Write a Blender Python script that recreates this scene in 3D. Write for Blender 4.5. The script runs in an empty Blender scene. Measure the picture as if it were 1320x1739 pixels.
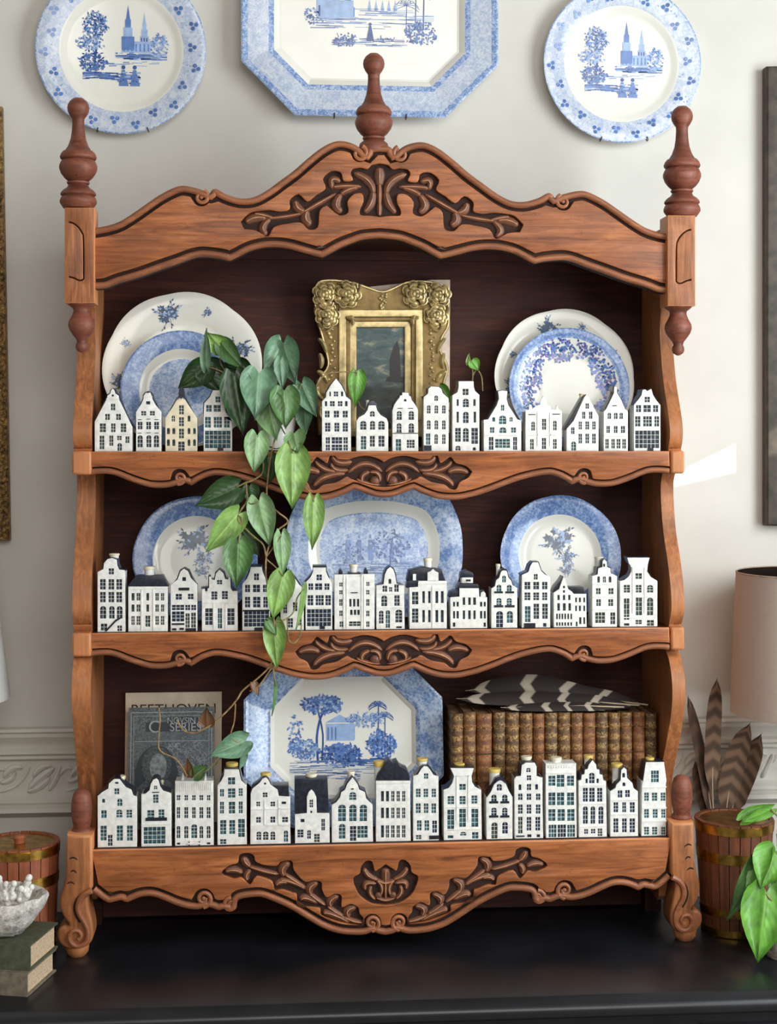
import bpy, bmesh, math, random
from math import pi, sin, cos, radians, atan2, hypot
from mathutils import Vector, Matrix
random.seed(11)

# ------------------------------------------------------------------ camera
FPX = 2600.0                      # focal length in pixels of the 1320x1739 frame
HOR = 740.0                       # pixel row of the eye level
YAW = radians(4.56)               # the camera looks a little to the right of square-on
FWD = Vector((sin(YAW), cos(YAW), 0.0))
RGT = Vector((cos(YAW), -sin(YAW), 0.0))
CAM = Vector((0, 0, 0.872)) - FWD * 2.6 + RGT * 0.008
scn = bpy.context.scene
COL = scn.collection
cam_d = bpy.data.cameras.new('camera')
cam_d.sensor_fit = 'HORIZONTAL'; cam_d.sensor_width = 36.0
cam_d.lens = FPX / 1320.0 * 36.0
cam_d.shift_y = -(869.5 - HOR) / 1320.0
cam_d.clip_start = 0.05
cam = bpy.data.objects.new('camera', cam_d); COL.objects.link(cam)
cam.location = CAM; cam.rotation_euler = (pi / 2, 0, -YAW)
scn.camera = cam

# ------------------------------------------------------------------ light
world = bpy.data.worlds.new('room_daylight'); scn.world = world; world.use_nodes = True
bg = world.node_tree.nodes['Background']
bg.inputs[0].default_value = (1.0, 0.94, 0.86, 1); bg.inputs[1].default_value = 0.24

def area(name, loc, target, sx, sy, power, colr):
    l = bpy.data.lights.new(name, 'AREA'); l.shape = 'RECTANGLE'; l.size = sx; l.size_y = sy
    l.energy = power; l.color = colr
    o = bpy.data.objects.new(name, l); COL.objects.link(o); o.location = loc
    o.rotation_euler = (Vector(target) - Vector(loc)).to_track_quat('-Z', 'Y').to_euler()
    return o
area('window_daylight', (1.68, -1.05, 0.98), (0.0, -0.35, 0.72), 1.5, 1.9, 71, (0.89, 0.97, 1.0))
area('room_window_daylight', (0.5, -3.9, 2.1), (0.0, 0, 0.7), 2.2, 1.6, 44, (1.0, 0.97, 0.93))
SUN_DIR = Vector((-0.80, 0.45, -0.40)).normalized()
sun = bpy.data.lights.new('sun', 'SUN'); sun.energy = 14.0; sun.angle = radians(0.5); sun.color = (1, 0.97, 0.92)
sun_o = bpy.data.objects.new('sun', sun); COL.objects.link(sun_o)
sun_o.rotation_euler = SUN_DIR.to_track_quat('-Z', 'Y').to_euler(); sun_o.location = (3, -2, 3)

vs = scn.view_settings
vs.view_transform = 'Standard'; vs.look = 'None'; vs.exposure = 0.22; vs.gamma = 1.0; vs.use_curve_mapping = False

# ------------------------------------------------------------------ coordinates
def P(px, py, Y=0.0):
    d = FWD * FPX + RGT * (px - 660.0) + Vector((0, 0, HOR - py))
    t = (Y - CAM.y) / d.y
    return CAM + d * t
def XZ(px, py, Y=0.0):
    p = P(px, py, Y); return (p.x, p.z)
def PX(px, Y, py=740): return P(px, py, Y).x
def SC(px, Y=0.0):                       # metres per pixel at that place
    return (P(px, 800, Y) - P(px, 801, Y)).length

# ------------------------------------------------------------------ materials
def lin(c):
    out = []
    for v in c[:3]:
        v = v / 255.0
        out.append(v / 12.92 if v <= 0.04045 else ((v + 0.055) / 1.055) ** 2.4)
    return (out[0], out[1], out[2], 1.0)
class NT:
    def __init__(s, name):
        s.m = bpy.data.materials.new(name); s.m.use_nodes = True
        s.t = s.m.node_tree; s.b = s.t.nodes['Principled BSDF']
    def n(s, typ, **kw):
        nd = s.t.nodes.new(typ)
        for k, v in kw.items():
            if k in nd.inputs: nd.inputs[k].default_value = v
            else: setattr(nd, k, v)
        return nd
    def l(s, a, b): s.t.links.new(a, b)
    def coord(s, scale=(1, 1, 1), kind='Object', loc=(0, 0, 0), rot=(0, 0, 0)):
        c = s.n('ShaderNodeTexCoord'); m = s.n('ShaderNodeMapping')
        m.inputs['Scale'].default_value = scale; m.inputs['Location'].default_value = loc
        m.inputs['Rotation'].default_value = rot
        s.l(c.outputs[kind], m.inputs['Vector']); return m.outputs['Vector']
    def noise(s, vec, scale, detail=4, rough=0.55, dist=0.0):
        nd = s.n('ShaderNodeTexNoise'); nd.inputs['Scale'].default_value = scale
        nd.inputs['Detail'].default_value = detail; nd.inputs['Roughness'].default_value = rough
        nd.inputs['Distortion'].default_value = dist
        if vec is not None: s.l(vec, nd.inputs['Vector'])
        return nd.outputs['Fac']
    def ramp(s, fac, stops, interp='LINEAR'):
        r = s.n('ShaderNodeValToRGB'); cr = r.color_ramp; cr.interpolation = interp
        while len(cr.elements) < len(stops): cr.elements.new(0.5)
        for e, (p, c) in zip(cr.elements, stops):
            e.position = p; e.color = c if len(c) == 4 else lin(c)
        s.l(fac, r.inputs['Fac']); return r.outputs['Color']
    def mix(s, fac, a, b, blend='MIX'):
        m = s.n('ShaderNodeMix', data_type='RGBA', blend_type=blend)
        for sock, v in ((m.inputs[0], fac), (m.inputs[6], a), (m.inputs[7], b)):
            if hasattr(v, 'is_output'): s.l(v, sock)
            else: sock.default_value = v
        return m.outputs[2]
    def bump(s, h, strength=0.3, dist=0.002):
        b = s.n('ShaderNodeBump'); b.inputs['Strength'].default_value = strength
        b.inputs['Distance'].default_value = dist
        s.l(h, b.inputs['Height']); s.l(b.outputs['Normal'], s.b.inputs['Normal'])
    def col(s, c):
        if hasattr(c, 'is_output'): s.l(c, s.b.inputs['Base Color'])
        else: s.b.inputs['Base Color'].default_value = c
    def set(s, **kw):
        for k, v in kw.items(): s.b.inputs[k.replace('_', ' ')].default_value = v
        return s

def plain(name, c, rough=0.5, metal=0.0, var=0.12, nscale=60, bump=0.0, coat=0.0):
    t = NT(name); v = t.coord()
    n = t.noise(v, nscale, 3)
    dark = tuple(x * (1 - var) for x in c); lite = tuple(min(255, x * (1 + var * .6)) for x in c)
    t.col(t.ramp(n, [(0.3, dark), (0.7, lite)]))
    t.set(Roughness=rough, Metallic=metal); t.b.inputs['Coat Weight'].default_value = coat
    if bump: t.bump(n, bump)
    return t.m

def wood(name, dark, mid, lite, axis='x', rough=0.42, edge=0.35, bump=0.15):
    t = NT(name)
    sc = {'x': (8, 95, 95), 'z': (95, 95, 8), 'y': (95, 8, 95)}[axis]
    v = t.coord(sc)
    g = t.noise(v, 1.0, 8, 0.62, 1.2)
    v2 = t.coord((8, 8, 16))
    big = t.noise(v2, 1.0, 4, 0.6, 0.4)
    c = t.ramp(g, [(0.34, dark), (0.50, mid), (0.66, lite)])
    c2 = t.mix(t.ramp(big, [(0.40, (0, 0, 0)), (0.58, (255, 255, 255))]), t.mix(0.5, c, lin(dark)), c)
    # fine distress specks
    sp = t.noise(t.coord((120, 120, 210)), 1.0, 2, 0.5)
    c3 = t.mix(t.ramp(sp, [(0.66, (0, 0, 0)), (0.74, (190, 190, 190))]), c2, lin(tuple(x * .35 for x in dark)))
    if edge:
        ge = t.n('ShaderNodeNewGeometry')
        hi = t.ramp(ge.outputs['Pointiness'], [(0.505, (0, 0, 0)), (0.60, (255, 255, 255))])
        lo = t.ramp(ge.outputs['Pointiness'], [(0.40, (255, 255, 255)), (0.495, (0, 0, 0))])
        sm = t.n('ShaderNodeMath', operation='MULTIPLY'); t.l(hi, sm.inputs[0]); sm.inputs[1].default_value = edge
        c3 = t.mix(sm.outputs[0], c3, lin(tuple(min(255, x * 1.22 + 22) for x in lite)))
        sl = t.n('ShaderNodeMath', operation='MULTIPLY'); t.l(lo, sl.inputs[0]); sl.inputs[1].default_value = 0.8
        c3 = t.mix(sl.outputs[0], c3, lin(tuple(x * .35 for x in dark)))
    t.col(c3); t.set(Roughness=rough)
    t.b.inputs['Specular IOR Level'].default_value = 0.4
    t.bump(g, bump, 0.0015)
    return t.m

M = {}
M['wood'] = wood('chestnut_wood', (84, 40, 18), (146, 80, 40), (178, 108, 60), 'x', edge=.8)
M['wood_v'] = wood('chestnut_wood_upright', (76, 38, 20), (138, 78, 42), (178, 114, 68), 'z', edge=.7)
M['wood_turned'] = wood('red_brown_turned_wood', (92, 48, 34), (124, 68, 50), (140, 82, 62), 'x', edge=0.2, rough=0.5)
M['wood_mould'] = wood('rubbed_moulding_wood', (74, 38, 22), (122, 68, 40), (156, 96, 60), 'x', edge=0.5)
M['wood_carve'] = wood('carved_walnut_wood', (52, 28, 18), (82, 46, 30), (112, 68, 46), 'x', edge=0.6)
M['wood_ground'] = wood('dark_groove_stain', (34, 17, 10), (48, 25, 16), (58, 32, 21), 'x', edge=0, rough=.8)
M['wood_ridge'] = wood('rubbed_ridge_wood', (140, 86, 56), (172, 114, 78), (196, 140, 102), 'x', edge=.3)
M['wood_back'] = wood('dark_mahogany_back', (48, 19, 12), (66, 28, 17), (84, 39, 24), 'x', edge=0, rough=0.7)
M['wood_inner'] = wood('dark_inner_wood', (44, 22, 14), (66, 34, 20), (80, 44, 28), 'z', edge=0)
M['wall'] = plain('warm_white_wall_paint', (213, 210, 203), 0.75, var=0.02, nscale=9)
M['trim'] = plain('white_trim_paint', (216, 213, 205), 0.5, var=0.03, nscale=12)
M['porcelain'] = plain('white_delft_porcelain', (238, 237, 231), 0.25, var=0.06, nscale=130, bump=.05)
M['porcelain_cream'] = plain('cream_delft_porcelain', (232, 219, 190), 0.25, var=0.05, nscale=90)
M['navy'] = plain('navy_black_roof_glaze', (32, 36, 48), 0.3, var=0.5, nscale=160)
M['seal'] = plain('yellow_wax_seal', (222, 190, 96), 0.5, var=0.12, nscale=70)
M['seal_white'] = plain('ivory_wax_seal', (233, 224, 196), 0.5, var=0.06, nscale=70)
def pane_mat(name, a, b):
    t = NT(name); n = t.noise(t.coord((1, 1, 1)), 190, 2)
    t.col(t.ramp(n, [(0.35, a), (0.65, b)])); t.set(Roughness=0.35); t.b.inputs['Specular IOR Level'].default_value = .25; return t.m
M['pane0'] = pane_mat('slate_window_glaze', (24, 30, 36), (58, 70, 78))
M['pane1'] = pane_mat('teal_window_glaze', (22, 46, 54), (62, 104, 112))
M['pane2'] = pane_mat('navy_window_glaze', (18, 26, 40), (46, 62, 84))
M['pane3'] = pane_mat('green_window_glaze', (28, 36, 32), (70, 84, 74))
M['brass'] = plain('aged_brass', (190, 150, 70), 0.3, 1.0, 0.3, 60)
def gilding(name, c, metal, rough):
    t = NT(name); n = t.noise(t.coord(), 60, 4); ge = t.n('ShaderNodeNewGeometry')
    base = t.ramp(n, [(.3, tuple(x * .72 for x in c)), (.7, c)])
    cre = t.ramp(ge.outputs['Pointiness'], [(.42, (255, 255, 255)), (.50, (0, 0, 0))])  # creases darkened in the gilding's colour, shade added for depth
    t.col(t.mix(cre, base, lin((46, 32, 16)))); t.set(Roughness=rough, Metallic=metal); t.bump(n, .15); return t.m
M['gold'] = gilding('old_gilding', (226, 202, 144), .5, .34)
M['gold_dark'] = gilding('worn_gilding', (152, 124, 74), .5, .45)
M['steel'] = plain('plate_hanger_wire', (70, 62, 56), 0.4, 0.8)
M['table'] = plain('black_painted_wood', (27, 28, 32), 0.30, var=0.3, nscale=7, bump=0.02)
M['white_glaze'] = plain('cream_white_glaze', (236, 234, 224), 0.12, var=0.02, nscale=14)

# ------------------------------------------------------------------ mesh helpers
class MB:
    def __init__(s): s.v = []; s.f = []; s.mi = []; s.uv = None
    def add(s, vs, fs, mi=0):
        o = len(s.v); s.v += [tuple(v) for v in vs]
        for f in fs: s.f.append(tuple(i + o for i in f)); s.mi.append(mi)
        return s
    def box(s, x0, x1, y0, y1, z0, z1, mi=0):
        v = [(x, y, z) for z in (z0, z1) for y in (y0, y1) for x in (x0, x1)]
        return s.add(v, [(0, 2, 3, 1), (4, 5, 7, 6), (0, 1, 5, 4), (2, 6, 7, 3), (0, 4, 6, 2), (1, 3, 7, 5)], mi)
    def prism(s, poly, y0, y1, mi=0):          # polygon in (x, z) extruded in y
        n = len(poly)
        ar = sum(poly[i][0] * poly[(i + 1) % n][1] - poly[(i + 1) % n][0] * poly[i][1] for i in range(n))
        if ar < 0: poly = poly[::-1]
        v = [(x, y0, z) for x, z in poly] + [(x, y1, z) for x, z in poly]
        f = [tuple(range(n)), tuple(range(2 * n - 1, n - 1, -1))]
        f += [(i, i + n, (i + 1) % n + n, (i + 1) % n) for i in range(n)]
        return s.add(v, f, mi)
    def lathe(s, prof, c, seg=28, mi=0, sx=1, sy=1):
        cx, cy, cz = c; v = []; f = []
        for r, z in prof:
            for k in range(seg):
                a = 2 * pi * k / seg; v.append((cx + r * cos(a) * sx, cy + r * sin(a) * sy, cz + z))
        for i in range(len(prof) - 1):
            for k in range(seg):
                a = i * seg + k; b = i * seg + (k + 1) % seg
                f.append((a, a + seg, b + seg, b) if prof[i + 1][1] < prof[i][1] else (a, b, b + seg, a + seg))
        if prof[0][0] > 1e-6: f.append(tuple(range(seg)) if prof[0][1] > prof[-1][1] else tuple(range(seg - 1, -1, -1)))
        o = (len(prof) - 1) * seg
        if prof[-1][0] > 1e-6: f.append(tuple(range(o, o + seg)))
        return s.add(v, f, mi)
    def ball(s, c, r, seg=12, rings=8, mi=0, sx=1, sy=1, sz=1):
        v = [(c[0], c[1], c[2] + r * sz)]; f = []
        for i in range(1, rings):
            a = pi * i / rings
            for k in range(seg):
                b = 2 * pi * k / seg
                v.append((c[0] + r * sin(a) * cos(b) * sx, c[1] + r * sin(a) * sin(b) * sy, c[2] + r * cos(a) * sz))
        v.append((c[0], c[1], c[2] - r * sz)); L = len(v) - 1
        for k in range(seg):
            f.append((0, 1 + k, 1 + (k + 1) % seg))
            f.append((L, L - seg + (k + 1) % seg, L - seg + k))
        for i in range(rings - 2):
            for k in range(seg):
                a = 1 + i * seg + k; b = 1 + i * seg + (k + 1) % seg
                f.append((a, a + seg, b + seg, b))
        return s.add(v, f, mi)
    def tube(s, pts, r, sides=8, closed=False, mi=0, flat=None):
        pts = [Vector(p) for p in pts]; n = len(pts)
        rs = r if isinstance(r, (list, tuple)) else [r] * n
        v = []; f = []; up = None
        for i, p in enumerate(pts):
            a = pts[(i - 1) % n] if (closed or i) else p
            b = pts[(i + 1) % n] if (closed or i < n - 1) else p
            t = (b - a)
            t = t.normalized() if t.length > 1e-9 else Vector((0, 0, 1))
            if flat is not None: up = Vector(flat)
            elif up is None:
                up = Vector((0, 1, 0)) if abs(t.y) < 0.9 else Vector((1, 0, 0))
            up = (up - t * up.dot(t))
            up = up.normalized() if up.length > 1e-6 else t.orthogonal().normalized()
            sd = t.cross(up)
            for k in range(sides):
                an = 2 * pi * k / sides
                v.append(p + (sd * cos(an) + up * sin(an)) * rs[i])
        m = n if closed else n - 1
        for i in range(m):
            for k in range(sides):
                a = i * sides + k; b = i * sides + (k + 1) % sides
                c = ((i + 1) % n) * sides
                f.append((a, b, c + (k + 1) % sides, c + k))
        if not closed:
            f.append(tuple(range(sides - 1, -1, -1))); f.append(tuple(range((n - 1) * sides, n * sides)))
        return s.add(v, f, mi)
    def lobe(s, pts, w, y0, h, mi=0, taper=True, n=12):
        """domed carved strip along a curve in (x, z); front faces -y"""
        cv = bez(pts, n) if len(pts) == 3 else cr(pts, 4)
        m = len(cv); v = []; f = []
        for i, (x, z) in enumerate(cv):
            a = cv[max(0, i - 1)]; b = cv[min(m - 1, i + 1)]
            tx, tz = b[0] - a[0], b[1] - a[1]; L = hypot(tx, tz) or 1e-9
            nx, nz = -tz / L, tx / L
            s_ = i / (m - 1)
            ww = w * ((0.35 + 0.65 * sin(pi * (0.12 + 0.80 * s_))) if taper else 1.0) * (0.45 if (taper and i in (0, m - 1)) else 1)
            for q, hh in ((-1, 0), (-0.72, .72), (0, 1), (0.72, .72), (1, 0)):
                v.append((x + nx * ww / 2 * q, y0 - h * hh * (0.6 if (taper and i in (0, m - 1)) else 1), z + nz * ww / 2 * q))
        for i in range(m - 1):
            for k in range(4):
                a = i * 5 + k; f.append((a, a + 1, a + 6, a + 5))
        f.append((0, 1, 2, 3, 4)); o = (m - 1) * 5; f.append((o + 4, o + 3, o + 2, o + 1, o))
        return s.add(v, f, mi)
    def mesh(s, name, mats, smooth=True, angle=40):
        me = bpy.data.meshes.new(name); me.from_pydata(s.v, [], s.f)
        for m in mats: me.materials.append(m)
        if len(mats) > 1: me.polygons.foreach_set('material_index', s.mi)
        if s.uv:
            uvl = me.uv_layers.new(name='UVMap')
            for lp in me.loops: uvl.data[lp.index].uv = s.uv[lp.vertex_index]
        bm = bmesh.new(); bm.from_mesh(me); bmesh.ops.recalc_face_normals(bm, faces=bm.faces); bm.to_mesh(me); bm.free()
        finish(me, smooth, angle)
        return me
    def build(s, name, mats, parent=None, smooth=True, angle=40, local=False):
        if not isinstance(mats, (list, tuple)): mats = [mats]
        return link(name, s.mesh(name, mats, smooth, angle), parent, local)

def finish(me, smooth=True, angle=40):
    if smooth:
        me.polygons.foreach_set('use_smooth', [True] * len(me.polygons))
        try: me.set_sharp_from_angle(angle=radians(angle))
        except Exception: pass
    me.update()

def link(name, me, parent=None, local=False):
    o = bpy.data.objects.new(name, me); COL.objects.link(o)
    if parent is not None:
        o.parent = parent
        if not local:
            base = parent.get('_b')
            if base is None: pass
            else: o.matrix_parent_inverse = Matrix.Translation(-Vector(base))
    return o
ROOTS = []
def thing(name, label, cat, loc=(0, 0, 0), group=None, rot=(0, 0, 0)):
    o = bpy.data.objects.new(name, None); COL.objects.link(o)
    o.location = loc; o.rotation_euler = rot; o.empty_display_size = 0.02
    o['_b'] = list(loc); ROOTS.append(o)
    o['label'] = label; o['category'] = cat
    if group: o['group'] = group
    return o
def tag(o, label, cat, group=None):
    o['label'] = label; o['category'] = cat
    if group: o['group'] = group
    return o

def bez(p, n=12):
    a, b, c = p; out = []
    for i in range(n + 1):
        t = i / n
        out.append(((1 - t) ** 2 * a[0] + 2 * t * (1 - t) * b[0] + t * t * c[0], (1 - t) ** 2 * a[1] + 2 * t * (1 - t) * b[1] + t * t * c[1]))
    return out
def cr(pts, n=5, closed=False):
    """Catmull-Rom through points of any dimension"""
    m = len(pts); out = []
    rng = range(m) if closed else range(m - 1)
    for i in rng:
        p0 = pts[(i - 1) % m] if (closed or i) else pts[0]
        p1 = pts[i]; p2 = pts[(i + 1) % m]
        p3 = pts[(i + 2) % m] if (closed or i + 2 < m) else pts[-1]
        for k in range(n):
            t = k / n
            out.append(tuple(0.5 * (2 * b + (c - a) * t + (2 * a - 5 * b + 4 * c - d) * t * t + (3 * b - a - 3 * c + d) * t ** 3)
                             for a, b, c, d in zip(p0, p1, p2, p3)))
    if not closed: out.append(tuple(pts[-1]))
    return out
def offset(pts, d):
    out = []; m = len(pts)
    for i in range(m):
        a = pts[max(0, i - 1)]; b = pts[min(m - 1, i + 1)]
        tx, tz = b[0] - a[0], b[1] - a[1]; L = hypot(tx, tz) or 1e-9
        out.append((pts[i][0] - tz / L * d, pts[i][1] + tx / L * d))
    return out
def clean_offset(pts, d):
    """offset polyline without the loops that sharp corners give"""
    o = offset(pts, d); lim = abs(d) * 0.97; out = []
    for q in o:
        ok = True
        for i in range(len(pts) - 1):
            ax, az = pts[i]; bx, bz = pts[i + 1]
            dx, dz = bx - ax, bz - az; L2 = dx * dx + dz * dz
            t = 0 if L2 < 1e-14 else max(0, min(1, ((q[0] - ax) * dx + (q[1] - az) * dz) / L2))
            if hypot(q[0] - ax - dx * t, q[1] - az - dz * t) < lim: ok = False; break
        if ok: out.append(q)
    return out
def stroke_poly(pts, w):
    return offset(pts, w / 2) + offset(pts, -w / 2)[::-1]

def panel(outlines, y0, y1, bevel=0.0, res=2):
    """filled 2-D shape (first outline, the rest holes) in (x, z), between y0 (front) and y1"""
    cu = bpy.data.curves.new('tmp', 'CURVE'); cu.dimensions = '2D'; cu.fill_mode = 'BOTH'
    half = (y1 - y0) / 2
    cu.extrude = max(0.00001, half - bevel); cu.bevel_depth = bevel; cu.bevel_resolution = res
    if bevel: cu.offset = -bevel
    for o in outlines:
        sp = cu.splines.new('POLY'); sp.points.add(len(o) - 1); sp.use_cyclic_u = True
        for p, q in zip(sp.points, o): p.co = (q[0], q[1], 0, 1)
    ob = bpy.data.objects.new('tmp', cu)
    me = bpy.data.meshes.new_from_object(ob)
    bpy.data.objects.remove(ob); bpy.data.curves.remove(cu)
    yc = (y0 + y1) / 2
    for v in me.vertices:
        u, w, h = v.co; v.co = (u, yc - h, w)
    bm = bmesh.new(); bm.from_mesh(me); bmesh.ops.remove_doubles(bm, verts=bm.verts, dist=1e-5)
    bmesh.ops.recalc_face_normals(bm, faces=bm.faces); bm.to_mesh(me); bm.free()
    me.materials.clear()
    return me
def panel_obj(name, outlines, y0, y1, mat, parent=None, bevel=0.0, smooth=True, angle=35, local=False):
    me = panel(outlines, y0, y1, bevel); me.name = name
    me.materials.append(mat); finish(me, smooth, angle)
    return link(name, me, parent, local)

WALL_Y = 0.255
BACK_Y = 0.200                     # front of the cupboard's back panel
Z1, Z2, Z3 = 0.8453, 0.5415, 0.179  # tops of the three shelf boards
# ================================================================== ROOM
def structure(o): o['kind'] = 'structure'; return o
XR = 1.75                                         # inner face of the right wall
wb = MB().box(-2.4, XR + .1, WALL_Y, WALL_Y + 0.1, -0.9, 2.6).build('wall_back', M['wall'], smooth=False); structure(wb)
# right wall out of view, blocks the sun; slit shaped to pass one sunbeam
quad = [P(1100, 824, WALL_Y), P(1345, 700, WALL_Y), P(1345, 776, WALL_Y), P(1100, 833, WALL_Y)]
slit = []
for q in quad:
    t = (q.x - XR) / SUN_DIR.x
    slit.append(q - SUN_DIR * t)
ys = [s.y for s in slit]
outer = [Vector((XR, WALL_Y + .1, 3.4)), Vector((XR, -4.2, 3.4)), Vector((XR, -4.2, -0.9)), Vector((XR, WALL_Y + .1, -0.9))]
order = [slit[0], slit[1], slit[2], slit[3]]     # left-top, right-top, right-bottom, left-bottom on the wall
# corner matching by the sign of (y, z) seen from inside
cy = sum(s.y for s in slit) / 4; cz = sum(s.z for s in slit) / 4
def pick(sy, sz): return max(slit, key=lambda s: sy * (s.y - cy) * 0.35 + sz * (s.z - cz))
inn = [order[1], order[0], order[3], order[2]]
inn.sort(key=lambda s: atan2(s.z - cz, s.y - cy))
out2 = sorted(outer, key=lambda s: atan2(s.z - cz, s.y - cy))
wr = MB(); v = []
wr.add(out2 + inn + [p + Vector((.02, 0, 0)) for p in out2 + inn],
       [(i, (i + 1) % 4, 4 + (i + 1) % 4, 4 + i) for i in range(4)] + [(8 + i, 8 + (i + 1) % 4, 12 + (i + 1) % 4, 12 + i) for i in range(4)]
       + [(4 + i, 4 + (i + 1) % 4, 12 + (i + 1) % 4, 12 + i) for i in range(4)])
structure(wr.build('wall_right', M['wall'], smooth=False))

# chair rail with a carved leaf frieze
def zw(py, px=60): return P(px, py, WALL_Y).z
z_top, z_b = zw(1234), zw(1388)
k = (z_top - z_b) / 154.0
prof = [(0, 0), (.020, 0), (.022, 5), (.016, 9), (.020, 14), (.012, 28), (.010, 33), (.017, 37), (.017, 43), (.010, 48), (.013, 52), (.006, 57),
        (.004, 62), (.004, 112), (.008, 116), (.014, 120), (.014, 126), (.010, 130), (.020, 134), (.021, 141), (.012, 146), (.006, 150), (0, 154)]
m = MB(); vv = []; ff = []
for x in (-2.3, XR):
    for d, h in prof: vv.append((x, WALL_Y - d * 1.2, z_top - h * k))
n = len(prof)
ff = [(i, i + 1, n + i + 1, n + i) for i in range(n - 1)]
m.add(vv, ff)
tr = structure(m.build('trim_1', M['trim'], smooth=True, angle=25))
zf = z_top - 87 * k; hf = 50 * k
fr = None
mf = MB()
y0 = WALL_Y - .004
def S(x, z, pts): return [(x + a * hf, z + b * hf) for a, b in pts]
mf.lobe(S(0, zf, [(-.9, -.42), (-.2, -.35), (.15, .42)]), .16 * hf, y0, .006)
mf.lobe(S(0, zf, [(.1, -.35), (.5, .1), (.95, .35)]), .34 * hf, y0, .011)
mf.lobe(S(0, zf, [(.05, -.42), (.55, -.3), (.8, .05)]), .28 * hf, y0, .010)
mf.lobe(S(0, zf, [(.25, .05), (.45, .5), (.85, .42)]), .24 * hf, y0, .009)
mf.lobe(S(0, zf, [(-.75, .05), (-.5, .5), (-.1, .38)]), .26 * hf, y0, .009)
mf.lobe(S(0, zf, [(-.85, -.1), (-.45, -.1), (-.35, .25)]), .22 * hf, y0, .009)
mf.lobe(S(0, zf, [(.75, -.42), (1.0, -.1), (1.15, .4)]), .22 * hf, y0, .008)
mf.lobe(S(0, zf, [(-1.1, .1), (-.95, .45), (-.7, .3)]), .18 * hf, y0, .007)
mf.ball((-.55 * hf, y0, zf + .18 * hf), .10 * hf, 8, 6, sy=.6)
lm = mf.mesh('frieze_leaf', [M['trim']])
for i in range(-7, 12):
    x = i * hf * 2.25 - 0.03
    if -1.0 < x < 1.3:
        o = link('frieze_leaf', lm, tr, True); o.location = (x, 0, 0)

# ================================================================== SIDEBOARD
TY = -0.238
tb = thing('sideboard', 'black painted wooden sideboard carrying the carved shelf', 'sideboard', (0.1, 0, -0.85))
prof = []
R = .017
for i in range(9):
    a = pi / 2 - pi * i / 8 * .5
    prof.append((TY - R + R - R * cos(a), -R + R * sin(a)))
prof = [(WALL_Y - .004, 0), (TY + .004, 0), (TY, -.0015), (TY - .004, -.004), (TY - .013, -.008), (TY - .018, -.014), (TY - .019, -.022), (TY - .014, -.029), (TY - .006, -.033), (TY + .004, -.034), (WALL_Y - .004, -.034)]
vv = [(x, y, z) for x in (-1.3, 1.45) for y, z in prof]; n = len(prof)
m = MB().add(vv, [(i, (i + 1) % n, n + (i + 1) % n, n + i) for i in range(n)] + [tuple(range(n)), tuple(range(2 * n - 1, n - 1, -1))])
m.build('top_board', M['table'], tb, angle=50)
MB().box(-1.25, 1.4, TY + .03, WALL_Y - .006, -.80, -.034).build('cabinet_body', M['table'], tb, smooth=False)
for x in (-.75, .06, .87):
    MB().box(x - .38, x + .38, TY + .018, TY + .03, -.19, -.06).build('drawer_front', M['table'], tb, smooth=False)
for x in (-1.2, 1.34):
    for y in (TY + .06, WALL_Y - .06):
        MB().lathe([(.028, .05), (.03, .04), (.018, 0)], (x, y, -.85), 14).build('foot', M['table'], tb)
# ================================================================== CARVED SHELF
hutch = thing('display_shelf', 'carved chestnut wooden display shelf with scalloped rails, finials and three shelves', 'shelf', (0, .1, 0))

def zoompts(o, s, pts): return [(o[0] + x / s, o[1] + y / s) for x, y in pts]
def plane(pts, Y=0.0): return [XZ(x, y, Y) for x, y in pts]
def mirror(pts, cx, kx=1.0): return [(cx + (cx - x) * kx, z) for x, z in pts]

def spiral(c, r0, r1, a0, turns, n=26):
    out = []
    for i in range(n + 1):
        t = i / n; a = a0 + turns * 2 * pi * t; r = r0 + (r1 - r0) * t
        out.append((c[0] + r * cos(a), c[1] + r * sin(a)))
    return out

def circle(c, r, n=20): return [(c[0] + r * cos(2 * pi * i / n), c[1] + r * sin(2 * pi * i / n)) for i in range(n)]

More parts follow.
